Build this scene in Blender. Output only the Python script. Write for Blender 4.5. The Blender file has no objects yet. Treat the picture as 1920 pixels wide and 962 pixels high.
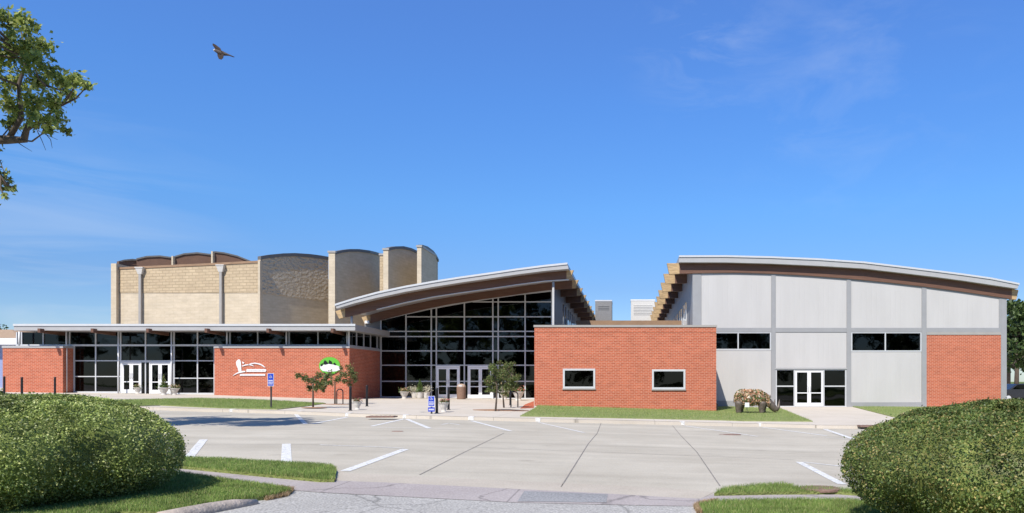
import bpy, bmesh, math, random
import numpy as np
from mathutils import Vector, Matrix

R = math.radians
C = bpy.context.scene.collection
rng = np.random.default_rng(7)
random.seed(7)

# ------------------------------------------------------------------ camera, sky, sun, exposure
F = 1400.0; VX = 1180.0; HY = 712.0; EYE = 1.6
cam = bpy.data.cameras.new("camera"); cam_o = bpy.data.objects.new("camera", cam); C.objects.link(cam_o)
cam.sensor_width = 36; cam.lens = 36 * F / 1920
cam.shift_x = -(VX - 960) / 1920; cam.shift_y = (HY - 481) / 1920
cam.clip_start = 0.1; cam.clip_end = 5000
cam_o.location = (0, 0, EYE); cam_o.rotation_euler = (R(90), 0, 0)
sc = bpy.context.scene; sc.camera = cam_o
sc.view_settings.view_transform = 'Standard'; sc.view_settings.look = 'None'
sc.view_settings.exposure = 0.38; sc.view_settings.gamma = 1

TRAVEL = Vector((0.32, 0.82, -1.0)).normalized()
sun = bpy.data.lights.new("sun", 'SUN'); sun_o = bpy.data.objects.new("sun", sun); C.objects.link(sun_o)
sun.energy = 4.9; sun.angle = R(0.53); sun.color = (1.0, 0.94, 0.85)
sun_o.rotation_euler = TRAVEL.to_track_quat('-Z', 'Y').to_euler(); sun_o.location = (-10, -20, 40)
ts = -TRAVEL
elev = math.asin(ts.z); azim = math.atan2(ts.x, ts.y)   # clockwise from +Y

w = bpy.data.worlds.new("World"); sc.world = w; w.use_nodes = True
nt = w.node_tree; N = nt.nodes; L = nt.links
bg = N['Background']; bg.inputs['Strength'].default_value = 0.103
sky = N.new('ShaderNodeTexSky'); sky.sky_type = 'NISHITA'; sky.sun_disc = False
sky.sun_elevation = elev; sky.sun_rotation = azim
sky.air_density = 1.0; sky.dust_density = 0.25; sky.ozone_density = 3.0; sky.altitude = 200
hs = N.new('ShaderNodeHueSaturation'); hs.inputs['Saturation'].default_value = 1.18; hs.inputs['Hue'].default_value = 0.5; hs.inputs['Value'].default_value = 1.0
L.new(sky.outputs[0], hs.inputs['Color'])
tc = N.new('ShaderNodeTexCoord')
# clearer, deeper blue than the stock sky between the horizon and about 30 degrees up
sz = N.new('ShaderNodeSeparateXYZ'); L.new(tc.outputs['Generated'], sz.inputs[0])
cr = N.new('ShaderNodeValToRGB'); L.new(sz.outputs[2], cr.inputs[0])
ce = cr.color_ramp.elements; ce[0].position = .0; ce[0].color = (.30, .36, .47, 1); ce[1].position = .75; ce[1].color = (.50, .52, .56, 1)
for p_, c_ in ((.12, (.315, .365, .48)), (.22, (.38, .495, .62)), (.345, (.46, .565, .735)), (.45, (.56, .61, .795))):
    e_ = ce.new(p_); e_.color = c_ + (1,)
sm = N.new('ShaderNodeVectorMath'); sm.operation = 'MULTIPLY'; L.new(hs.outputs[0], sm.inputs[0]); L.new(cr.outputs[0], sm.inputs[1])
sm2 = N.new('ShaderNodeVectorMath'); sm2.operation = 'SCALE'; sm2.inputs['Scale'].default_value = 2.0; L.new(sm.outputs[0], sm2.inputs[0])
def wisp(center, scale, rot, lo, hi, amt, seed, det=6):
    # thin cirrus: a stretched noise kept to a patch of sky round the unit direction `center`
    mp = N.new('ShaderNodeMapping'); mp.inputs['Rotation'].default_value = rot; mp.inputs['Scale'].default_value = scale
    mp.inputs['Location'].default_value = (seed, seed * .7, 0)
    L.new(tc.outputs['Generated'], mp.inputs[0])
    nz = N.new('ShaderNodeTexNoise'); nz.inputs['Scale'].default_value = 3; nz.inputs['Detail'].default_value = det
    nz.inputs['Roughness'].default_value = 0.62; nz.inputs['Distortion'].default_value = 0.6
    L.new(mp.outputs[0], nz.inputs[0])
    mr = N.new('ShaderNodeMapRange'); mr.inputs[1].default_value = lo; mr.inputs[2].default_value = hi
    L.new(nz.outputs[0], mr.inputs[0])
    d = N.new('ShaderNodeVectorMath'); d.operation = 'DISTANCE'; d.inputs[1].default_value = Vector(center[:3]).normalized()
    L.new(tc.outputs['Generated'], d.inputs[0])
    m2 = N.new('ShaderNodeMapRange'); m2.interpolation_type = 'SMOOTHSTEP'
    m2.inputs[1].default_value = center[3]; m2.inputs[2].default_value = 0; m2.inputs[3].default_value = 0; m2.inputs[4].default_value = amt
    L.new(d.outputs['Value'], m2.inputs[0])
    mu = N.new('ShaderNodeMath'); mu.operation = 'MULTIPLY'; L.new(mr.outputs[0], mu.inputs[0]); L.new(m2.outputs[0], mu.inputs[1])
    return mu.outputs[0]
def dirpx(px, py, r): return ((px - VX) / F, 1.0, (HY - py) / F, r)
w1 = wisp(dirpx(1580, 140, 0.25), (2.2, 2.2, 6), (0, R(38), 0), .48, .8, .15, 3.1)
w2 = wisp(dirpx(1330, 80, 0.13), (2.5, 2.5, 9), (0, R(45), 0), .50, .78, .22, 8.4)
w3 = wisp(dirpx(30, 570, 0.30), (1.2, 1.2, 9), (0, R(4), 0), .45, .8, .35, 1.3, 4)
a1 = N.new('ShaderNodeMath'); a1.operation = 'ADD'; L.new(w1, a1.inputs[0]); L.new(w2, a1.inputs[1])
a2 = N.new('ShaderNodeMath'); a2.operation = 'ADD'; a2.use_clamp = True; L.new(a1.outputs[0], a2.inputs[0]); L.new(w3, a2.inputs[1])
mx = N.new('ShaderNodeMix'); mx.data_type = 'RGBA'; L.new(a2.outputs[0], mx.inputs[0]); L.new(sm2.outputs[0], mx.inputs[6])
mx.inputs[7].default_value = (5.6, 6.2, 7.0, 1)
L.new(mx.outputs[2], bg.inputs[0])

# ------------------------------------------------------------------ placing helpers
GP = [(-400, 1.0), (-60, 1.0), (-39, .83), (-26, .64), (-17.5, .37), (-5.5, .22), (4.66, -.10), (20, -.10), (40, -.15), (400, -.15)]
GX = [g[0] for g in GP]; GZ = [g[1] for g in GP]
def G(x): return float(np.interp(x, GX, GZ))
def X(px, D): return (px - VX) * D / F
def Z(py, D): return EYE + (HY - py) * D / F
def P(px, py, lvl=0.0):
    """ground point seen at that place of the photograph"""
    lo, hi = 2.0, 400.0
    for _ in range(60):
        m = (lo + hi) / 2
        if Z(py, m) > G(X(px, m)) + lvl: lo = m
        else: hi = m
    D = (lo + hi) / 2
    return (X(px, D), D)

# ------------------------------------------------------------------ materials
def new_mat(name):
    m = bpy.data.materials.new(name); m.use_nodes = True
    return m, m.node_tree.nodes, m.node_tree.links, m.node_tree.nodes['Principled BSDF']
def simple(name, col, rough=.6, metal=0.0, var=.12, scale=6, bump=0.0, bscale=60, spec=.4, stretch=None):
    m, n, l, b = new_mat(name)
    b.inputs['Roughness'].default_value = rough; b.inputs['Metallic'].default_value = metal
    b.inputs['Specular IOR Level'].default_value = spec
    t = n.new('ShaderNodeTexCoord'); v = t.outputs['Object']
    if stretch:
        mp = n.new('ShaderNodeMapping'); mp.inputs['Scale'].default_value = stretch; l.new(v, mp.inputs[0]); v = mp.outputs[0]
    z = n.new('ShaderNodeTexNoise'); z.inputs['Scale'].default_value = scale; z.inputs['Detail'].default_value = 8; z.inputs['Roughness'].default_value = .65
    l.new(v, z.inputs[0])
    r = n.new('ShaderNodeValToRGB'); r.color_ramp.elements[0].position = .3; r.color_ramp.elements[1].position = .7
    r.color_ramp.elements[0].color = tuple(c * (1 - var) for c in col) + (1,)
    r.color_ramp.elements[1].color = tuple(min(1, c * (1 + var)) for c in col) + (1,)
    l.new(z.outputs[0], r.inputs[0]); l.new(r.outputs[0], b.inputs['Base Color'])
    if bump:
        z2 = n.new('ShaderNodeTexNoise'); z2.inputs['Scale'].default_value = bscale; z2.inputs['Detail'].default_value = 6
        l.new(v, z2.inputs[0]); bp = n.new('ShaderNodeBump'); bp.inputs['Strength'].default_value = bump; bp.inputs['Distance'].default_value = .02
        l.new(z2.outputs[0], bp.inputs['Height']); l.new(bp.outputs[0], b.inputs['Normal'])
    return m

def brickmat(name, c1, c2, mortar, bw=.21, bh=.075, ms=.010, bump=.5, rough=.85, off=.5):
    m, n, l, b = new_mat(name)
    b.inputs['Roughness'].default_value = rough; b.inputs['Specular IOR Level'].default_value = .2
    g = n.new('ShaderNodeTexCoord'); s = n.new('ShaderNodeSeparateXYZ'); l.new(g.outputs['Object'], s.inputs[0])
    a = n.new('ShaderNodeMath'); a.operation = 'ADD'; l.new(s.outputs[0], a.inputs[0]); l.new(s.outputs[1], a.inputs[1])
    c = n.new('ShaderNodeCombineXYZ'); l.new(a.outputs[0], c.inputs[0]); l.new(s.outputs[2], c.inputs[1])
    t = n.new('ShaderNodeTexBrick'); l.new(c.outputs[0], t.inputs[0]); t.offset = off
    t.inputs['Scale'].default_value = 1; t.inputs['Brick Width'].default_value = bw; t.inputs['Row Height'].default_value = bh
    t.inputs['Mortar Size'].default_value = ms; t.inputs['Mortar Smooth'].default_value = .2; t.inputs['Bias'].default_value = 0
    t.inputs['Color1'].default_value = c1 + (1,); t.inputs['Color2'].default_value = c2 + (1,); t.inputs['Mortar'].default_value = mortar + (1,)
    z = n.new('ShaderNodeTexNoise'); z.inputs['Scale'].default_value = .7; z.inputs['Detail'].default_value = 9; z.inputs['Roughness'].default_value = .7
    mp = n.new('ShaderNodeMapping'); mp.inputs['Scale'].default_value = (1.2, 1.2, 3.0); l.new(g.outputs['Object'], mp.inputs[0]); l.new(mp.outputs[0], z.inputs[0])
    mr = n.new('ShaderNodeMapRange'); mr.inputs[1].default_value = .3; mr.inputs[2].default_value = .7; mr.inputs[3].default_value = .87; mr.inputs[4].default_value = 1.12
    l.new(z.outputs[0], mr.inputs[0])
    x = n.new('ShaderNodeVectorMath'); x.operation = 'SCALE'; l.new(t.outputs[0], x.inputs[0]); l.new(mr.outputs[0], x.inputs['Scale'])
    l.new(x.outputs[0], b.inputs['Base Color'])
    bp = n.new('ShaderNodeBump'); bp.inputs['Strength'].default_value = bump; bp.inputs['Distance'].default_value = .01; bp.invert = True
    l.new(t.outputs['Fac'], bp.inputs['Height']); l.new(bp.outputs[0], b.inputs['Normal'])
    return m

def leafmat(name, c1, c2, c3=None, trans=.35, rough=.5, lo=.7, hi=1.35):
    m, n, l, b = new_mat(name)
    g = n.new('ShaderNodeNewGeometry'); r = n.new('ShaderNodeValToRGB'); l.new(g.outputs['Random Per Island'], r.inputs[0])
    e = r.color_ramp.elements; e[0].color = c1 + (1,); e[1].color = c2 + (1,); e[1].position = .8
    if c3: q = e.new(.97); q.color = c3 + (1,)
    t = n.new('ShaderNodeTexCoord'); z = n.new('ShaderNodeTexNoise'); z.inputs['Scale'].default_value = 3.2; z.inputs['Detail'].default_value = 5
    l.new(t.outputs['Object'], z.inputs[0])
    mr = n.new('ShaderNodeMapRange'); mr.inputs[1].default_value = .3; mr.inputs[2].default_value = .7; mr.inputs[3].default_value = lo; mr.inputs[4].default_value = hi
    l.new(z.outputs[0], mr.inputs[0]); x = n.new('ShaderNodeVectorMath'); x.operation = 'SCALE'; l.new(r.outputs[0], x.inputs[0]); l.new(mr.outputs[0], x.inputs['Scale'])
    l.new(x.outputs[0], b.inputs['Base Color']); b.inputs['Roughness'].default_value = rough; b.inputs['Specular IOR Level'].default_value = .35
    tr = n.new('ShaderNodeBsdfTranslucent'); l.new(x.outputs[0], tr.inputs[0])
    ms = n.new('ShaderNodeMixShader'); ms.inputs[0].default_value = trans
    l.new(b.outputs[0], ms.inputs[1]); l.new(tr.outputs[0], ms.inputs[2]); l.new(ms.outputs[0], n['Material Output'].inputs[0])
    return m

def glassmat(name, tint=(.10, .11, .105), gl=.04):
    m, n, l, b = new_mat(name); n.remove(b)
    tr = n.new('ShaderNodeBsdfTransparent'); tr.inputs[0].default_value = tint + (1,)
    g = n.new('ShaderNodeBsdfGlossy'); g.inputs['Roughness'].default_value = .02; g.inputs['Color'].default_value = (.9, .95, 1, 1)
    t = n.new('ShaderNodeTexCoord'); z = n.new('ShaderNodeTexNoise'); z.inputs['Scale'].default_value = .9; z.inputs['Detail'].default_value = 1
    l.new(t.outputs['Object'], z.inputs[0]); bp = n.new('ShaderNodeBump'); bp.inputs['Strength'].default_value = .25; bp.inputs['Distance'].default_value = .02
    l.new(z.outputs[0], bp.inputs['Height']); l.new(bp.outputs[0], g.inputs['Normal'])
    lw = n.new('ShaderNodeFresnel'); lw.inputs[0].default_value = 1.42
    ad = n.new('ShaderNodeMath'); ad.operation = 'ADD'; ad.inputs[1].default_value = gl - .04; l.new(lw.outputs[0], ad.inputs[0])
    ms = n.new('ShaderNodeMixShader'); l.new(ad.outputs[0], ms.inputs[0]); l.new(tr.outputs[0], ms.inputs[1]); l.new(g.outputs[0], ms.inputs[2])
    l.new(ms.outputs[0], n['Material Output'].inputs[0])
    return m

M = {}
M['brick'] = brickmat('red_brick', (.455, .122, .062), (.35, .088, .045), (.50, .255, .18), .25, .090, .012)
M['blocksplit'] = brickmat('split_face_block', (.47, .375, .25), (.42, .33, .22), (.35, .275, .18), .62, .30, .03, 1.0)
M['block'] = brickmat('smooth_block', (.52, .445, .335), (.495, .42, .31), (.44, .37, .27), .8, .30, .012, .3)
M['metal'] = simple('light_metal', (.36, .36, .36), .4, .0, .05, 2)
M['white'] = simple('white_paint', (.66, .665, .67), .45, 0, .04, 3)
M['shadegrey'] = simple('shade_grey_panel', (.15, .148, .15), .55, 0, .06, 2)  # grey darkened to carry the shade on the glass hall's walls
M['grey'] = simple('grey_paint', (.275, .278, .285), .5, 0, .05, 2)
M['coping'] = simple('coping_metal', (.32, .305, .285), .45, 0, .06, 2)
M['alu'] = simple('aluminium', (.52, .53, .54), .35, .1, .04, 4)
M['dark'] = simple('dark_metal', (.035, .035, .04), .45, 0, .2, 8)
M['black'] = simple('black_paint', (.012, .012, .014), .35, 0, .2, 8)
M['capdark'] = simple('dark_cap', (.12, .115, .11), .5, 0, .1, 4)
M['rust'] = simple('brown_panel', (.125, .07, .048), .8, 0, .15, 1.2)
M['tanpanel'] = simple('tan_parapet', (.26, .165, .10), .7, 0, .15, 1)
M['glass'] = glassmat('tinted_glass')
M['sideglass'] = glassmat('side_glass', (.2, .25, .3), .35)
M['inwall'] = simple('interior_wall', (.20, .18, .16), .8, 0, .3, .6)
M['infloor'] = simple('interior_floor', (.22, .17, .13), .5, 0, .2, 1)
M['woodsunlit'] = simple('sunlit_wood', (.40, .28, .15), .8, 0, .35, 4, .4, 30, stretch=(.6, .6, 4))  # beam ends: sunlight put into a paler wood tone
M['wood'] = simple('laminated_wood', (.125, .062, .040), .6, 0, .28, 3, .3, 30, stretch=(.25, .25, 5))  # beam wood, darkened to hold the shade under the roof
M['bark'] = simple('bark', (.11, .085, .065), .9, 0, .35, 7, .8, 20, stretch=(1, 1, .3))
M['concwhite'] = simple('planter_white', (.55, .53, .49), .7, 0, .08, 8)
M['bin'] = simple('bin_brown', (.21, .13, .09), .8, 0, .25, 25, .5, 60)
M['mulch'] = simple('mulch', (.30, .17, .10), .95, 0, .5, 20, 1, 50)
M['soil'] = simple('soil', (.05, .035, .025), .95, 0, .4, 20)
M['blue'] = simple('sign_blue', (.012, .045, .42), .4, 0, .03, 2)
M['green'] = simple('sign_green', (.11, .40, .04), .4, 0, .05, 2)
M['paint'] = simple('road_paint', (.66, .68, .71), .7, 0, .22, 14)
def wornpaint():
    m = simple('worn_road_paint', (.62, .62, .61), .7, 0, .15, 14); n = m.node_tree.nodes; l = m.node_tree.links
    t = n.new('ShaderNodeTexCoord'); z = n.new('ShaderNodeTexNoise'); z.inputs['Scale'].default_value = 9; z.inputs['Detail'].default_value = 9; z.inputs['Roughness'].default_value = .75
    l.new(t.outputs['Object'], z.inputs[0]); q = n.new('ShaderNodeMapRange'); q.inputs[1].default_value = .34; q.inputs[2].default_value = .48; q.inputs[3].default_value = .35; q.inputs[4].default_value = 1; l.new(z.outputs[0], q.inputs[0])
    l.new(q.outputs[0], n['Principled BSDF'].inputs['Alpha']); return m
M['paint'] = wornpaint()
M['manhole'] = simple('rusty_iron', (.22, .14, .11), .7, .1, .3, 20, .6, 40)
M['stone'] = simple('kerb_stone', (.36, .31, .27), .9, 0, .35, 5, .8, 25)
M['bronze'] = simple('bronze_grey', (.13, .105, .085), .5, .2, .4, 8, .8, 18)
M['rubber'] = simple('rubber', (.02, .02, .02), .8)
M['carpaint'] = simple('car_paint', (.018, .02, .026), .2, 0, .1, 2, spec=.6)
M['leaf_oak'] = leafmat('oak_leaf', (.14, .20, .045), (.36, .42, .11), (.50, .52, .20), .5)
M['leaf_small'] = leafmat('young_leaf', (.075, .11, .035), (.18, .22, .07), (.30, .22, .12), .4)
M['leaf_far'] = leafmat('far_leaf', (.035, .065, .018), (.085, .13, .035))
M['leaf_hedge'] = leafmat('hedge_leaf', (.10, .15, .045), (.29, .35, .09), (.52, .54, .24), .25, .45, .5, 1.55)
M['leaf_hedge2'] = leafmat('hedge_leaf_b', (.055, .095, .026), (.165, .215, .055), (.34, .27, .10), .25, .5, .55, 1.5)
M['leaf_plant'] = leafmat('plant_leaf', (.06, .12, .03), (.14, .22, .06), (.30, .32, .12))
M['petal_pink'] = leafmat('pink_petal', (.60, .14, .14), (.75, .30, .26), (.85, .55, .5))
M['petal_mix'] = leafmat('mixed_petal', (.50, .22, .12), (.68, .52, .36), (.80, .72, .62))
M['petal_pale'] = leafmat('pale_petal', (.55, .52, .38), (.75, .72, .62), (.5, .55, .3))
M['blade'] = leafmat('grass_blade', (.14, .22, .05), (.24, .34, .085), (.46, .42, .20), .3, .6)

def grassmat(name, c1, c2, c3):
    m, n, l, b = new_mat(name); b.inputs['Roughness'].default_value = .95; b.inputs['Specular IOR Level'].default_value = .1
    t = n.new('ShaderNodeTexCoord')
    z = n.new('ShaderNodeTexNoise'); z.inputs['Scale'].default_value = .55; z.inputs['Detail'].default_value = 10; z.inputs['Roughness'].default_value = .75
    l.new(t.outputs['Object'], z.inputs[0]); r = n.new('ShaderNodeValToRGB'); e = r.color_ramp.elements
    e[0].position = .3; e[0].color = c1 + (1,); e[1].position = .62; e[1].color = c2 + (1,); q = e.new(.8); q.color = c3 + (1,)
    l.new(z.outputs[0], r.inputs[0]); l.new(r.outputs[0], b.inputs['Base Color'])
    z2 = n.new('ShaderNodeTexNoise'); z2.inputs['Scale'].default_value = 25; z2.inputs['Detail'].default_value = 5; l.new(t.outputs['Object'], z2.inputs[0])
    bp = n.new('ShaderNodeBump'); bp.inputs['Strength'].default_value = 1; bp.inputs['Distance'].default_value = .06
    l.new(z2.outputs[0], bp.inputs['Height']); l.new(bp.outputs[0], b.inputs['Normal'])
    return m
M['grass'] = grassmat('lawn', (.20, .24, .09), (.28, .31, .125), (.38, .35, .18))
M['field'] = grassmat('field', (.09, .13, .04), (.13, .17, .06), (.2, .2, .1))
M['grassbase'] = grassmat('near_turf', (.15, .19, .06), (.21, .24, .08), (.36, .30, .16))

def pavemat(name, c1, c2, tracks=False, joints=None, speck=.0, crack=0, stain=0):
    m, n, l, b = new_mat(name); b.inputs['Roughness'].default_value = .88; b.inputs['Specular IOR Level'].default_value = .2
    t = n.new('ShaderNodeTexCoord'); v = t.outputs['Object']
    z = n.new('ShaderNodeTexNoise'); z.inputs['Scale'].default_value = .35; z.inputs['Detail'].default_value = 12; z.inputs['Roughness'].default_value = .68
    l.new(v, z.inputs[0]); r = n.new('ShaderNodeValToRGB'); e = r.color_ramp.elements
    e[0].position = .32; e[0].color = c1 + (1,); e[1].position = .68; e[1].color = c2 + (1,); l.new(z.outputs[0], r.inputs[0])
    out = r.outputs[0]
    def mul(a, fac):
        x = n.new('ShaderNodeVectorMath'); x.operation = 'SCALE'; l.new(a, x.inputs[0]); l.new(fac, x.inputs['Scale']); return x.outputs[0]
    def rng_(src, a, b_, c, d, sm=False):
        q = n.new('ShaderNodeMapRange'); q.inputs[1].default_value = a; q.inputs[2].default_value = b_; q.inputs[3].default_value = c; q.inputs[4].default_value = d
        if sm: q.interpolation_type = 'SMOOTHSTEP'
        l.new(src, q.inputs[0]); return q.outputs[0]
    # fine speckle
    z3 = n.new('ShaderNodeTexNoise'); z3.inputs['Scale'].default_value = 38; z3.inputs['Detail'].default_value = 4; l.new(v, z3.inputs[0])
    out = mul(out, rng_(z3.outputs[0], .3, .7, 1 - speck, 1 + speck))
    if tracks:   # tyre-worn lane: darker streaks along the street
        mp = n.new('ShaderNodeMapping'); mp.inputs['Scale'].default_value = (.035, .9, 1); mp.inputs['Rotation'].default_value = (0, 0, R(-1)); l.new(v, mp.inputs[0])
        z2 = n.new('ShaderNodeTexNoise'); z2.inputs['Scale'].default_value = 1; z2.inputs['Detail'].default_value = 7; z2.inputs['Roughness'].default_value = .6; l.new(mp.outputs[0], z2.inputs[0])
        st = rng_(z2.outputs[0], .35, .65, .86, 1.05)
        out = mul(out, st)
        s = n.new('ShaderNodeSeparateXYZ'); l.new(v, s.inputs[0])
        wv = n.new('ShaderNodeTexNoise'); wv.inputs['Scale'].default_value = .08; l.new(v, wv.inputs[0])
        ad = n.new('ShaderNodeMath'); ad.operation = 'MULTIPLY_ADD'; ad.inputs[1].default_value = 2.5; l.new(wv.outputs[0], ad.inputs[0]); l.new(s.outputs[1], ad.inputs[2])
        lane1 = rng_(ad.outputs[0], tracks[0], tracks[0] + 2.2, 1, .80, True)
        lane2 = rng_(ad.outputs[0], tracks[1], tracks[1] + 2.0, 0, 1, True)
        mm = n.new('ShaderNodeMath'); mm.operation = 'MAXIMUM'; l.new(lane1, mm.inputs[0]); l.new(lane2, mm.inputs[1])
        out = mul(out, mm.outputs[0])
    if stain:
        zs = n.new('ShaderNodeTexNoise'); zs.inputs['Scale'].default_value = 1.1; zs.inputs['Detail'].default_value = 6; zs.inputs['Roughness'].default_value = .6; l.new(v, zs.inputs[0])
        out = mul(out, rng_(zs.outputs[0], .62, .74, 1, 1 - stain, True))
        vs_ = n.new('ShaderNodeTexVoronoi'); vs_.inputs['Scale'].default_value = .55; l.new(v, vs_.inputs[0]); out = mul(out, rng_(vs_.outputs[0], .03, .13, 1 - stain * 1.3, 1, True))
    if joints:
        s = n.new('ShaderNodeSeparateXYZ'); l.new(v, s.inputs[0])
        for ax, per in ((0, joints[0]), (1, joints[1])):
            if not per: continue
            md = n.new('ShaderNodeMath'); md.operation = 'PINGPONG'; md.inputs[1].default_value = per / 2; l.new(s.outputs[ax], md.inputs[0])
            out = mul(out, rng_(md.outputs[0], .006, .02, .68, 1))
    if crack:
        mp = n.new('ShaderNodeMapping'); mp.inputs['Scale'].default_value = (crack, crack, crack); l.new(v, mp.inputs[0])
        zz = n.new('ShaderNodeTexNoise'); zz.inputs['Scale'].default_value = 2; zz.inputs['Detail'].default_value = 5; l.new(mp.outputs[0], zz.inputs[0])
        mxv = n.new('ShaderNodeVectorMath'); mxv.operation = 'MULTIPLY_ADD'; mxv.inputs[1].default_value = (.6, .6, 0); l.new(zz.outputs[1], mxv.inputs[0]); l.new(mp.outputs[0], mxv.inputs[2])
        vo = n.new('ShaderNodeTexVoronoi'); vo.feature = 'DISTANCE_TO_EDGE'; vo.inputs['Scale'].default_value = 1; l.new(mxv.outputs[0], vo.inputs[0])
        out = mul(out, rng_(vo.outputs['Distance'], 0, .012 if crack > .2 else .0035, .6 if crack > .2 else .72, 1))
    l.new(out, b.inputs['Base Color'])
    bp = n.new('ShaderNodeBump'); bp.inputs['Strength'].default_value = .5; bp.inputs['Distance'].default_value = .006
    l.new(z3.outputs[0], bp.inputs['Height']); l.new(bp.outputs[0], b.inputs['Normal'])
    return m
M['road'] = pavemat('road_concrete', (.385, .352, .292), (.475, .44, .372), (17.6, 24.0), (0, 0), .10, 0, .12)
M['plaza'] = pavemat('plaza_concrete', (.475, .425, .355), (.545, .495, .43), None, (3.0, 3.0), .07, 0, .08)
M['apron'] = pavemat('apron_concrete', (.37, .33, .275), (.46, .415, .355), None, None, .12)
M['walk'] = pavemat('walk_concrete', (.30, .265, .26), (.38, .345, .335), None, (2.6, 0), .2, .35)
M['asphalt'] = pavemat('worn_asphalt', (.31, .30, .285), (.40, .39, .37), None, None, .42, .45)
M['patch'] = pavemat('asphalt_patch', (.22, .22, .225), (.29, .29, .295), None, None, .3)
M['joint'] = simple('tar_joint', (.20, .185, .17), .9, 0, .3, 4)

def panelmat():
    m, n, l, b = new_mat('ribbed_panel'); b.inputs['Base Color'].default_value = (.5, .5, .5, 1); b.inputs['Roughness'].default_value = .55
    t = n.new('ShaderNodeTexCoord'); s = n.new('ShaderNodeSeparateXYZ'); l.new(t.outputs['Object'], s.inputs[0])
    md = n.new('ShaderNodeMath'); md.operation = 'PINGPONG'; md.inputs[1].default_value = .15; l.new(s.outputs[0], md.inputs[0])
    q = n.new('ShaderNodeMapRange'); q.inputs[1].default_value = .0; q.inputs[2].default_value = .03; l.new(md.outputs[0], q.inputs[0])
    bp = n.new('ShaderNodeBump'); bp.inputs['Strength'].default_value = .35; bp.inputs['Distance'].default_value = .010; l.new(q.outputs[0], bp.inputs['Height'])
    l.new(bp.outputs[0], b.inputs['Normal'])
    z = n.new('ShaderNodeTexNoise'); z.inputs['Scale'].default_value = .6; z.inputs['Detail'].default_value = 8
    mp = n.new('ShaderNodeMapping'); mp.inputs['Scale'].default_value = (2, 2, .4); l.new(t.outputs['Object'], mp.inputs[0]); l.new(mp.outputs[0], z.inputs[0])
    r = n.new('ShaderNodeValToRGB'); r.color_ramp.elements[0].color = (.43, .42, .41, 1); r.color_ramp.elements[1].color = (.46, .45, .44, 1)
    r.color_ramp.elements[0].position = .3; r.color_ramp.elements[1].position = .65
    l.new(z.outputs[0], r.inputs[0]); l.new(r.outputs[0], b.inputs['Base Color'])
    return m
M['panel'] = panelmat()

def stonemat():
    m, n, l, b = new_mat('rough_stone_face'); b.inputs['Roughness'].default_value = .9
    t = n.new('ShaderNodeTexCoord'); vo = n.new('ShaderNodeTexVoronoi'); vo.inputs['Scale'].default_value = 2.4; vo.feature = 'SMOOTH_F1'
    mp = n.new('ShaderNodeMapping'); mp.inputs['Scale'].default_value = (1, 1, 1.7); l.new(t.outputs['Object'], mp.inputs[0]); l.new(mp.outputs[0], vo.inputs[0])
    z = n.new('ShaderNodeTexNoise'); z.inputs['Scale'].default_value = 4; z.inputs['Detail'].default_value = 8; l.new(t.outputs['Object'], z.inputs[0])
    ad = n.new('ShaderNodeMath'); ad.operation = 'ADD'; l.new(vo.outputs[0], ad.inputs[0]); l.new(z.outputs[0], ad.inputs[1])
    bp = n.new('ShaderNodeBump'); bp.inputs['Strength'].default_value = 1; bp.inputs['Distance'].default_value = .22; l.new(ad.outputs[0], bp.inputs['Height']); l.new(bp.outputs[0], b.inputs['Normal'])
    r = n.new('ShaderNodeValToRGB'); r.color_ramp.elements[0].color = (.42, .345, .25, 1); r.color_ramp.elements[1].color = (.56, .465, .34, 1); l.new(z.outputs[0], r.inputs[0]); l.new(r.outputs[0], b.inputs['Base Color'])
    return m
M['stoneface'] = stonemat()

# ------------------------------------------------------------------ object helpers
def wloc(o):
    v = Vector((0, 0, 0))
    while o: v += o.location; o = o.parent
    return v
def tag(o, label=None, cat=None, group=None, kind=None):
    if label: o['label'] = label
    if cat: o['category'] = cat
    if group: o['group'] = group
    if kind: o['kind'] = kind
    return o
def thing(name, label, cat, loc, group=None):
    o = bpy.data.objects.new(name, None); C.objects.link(o); o.location = loc
    o.empty_display_size = .3
    return tag(o, label, cat, group)

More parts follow.
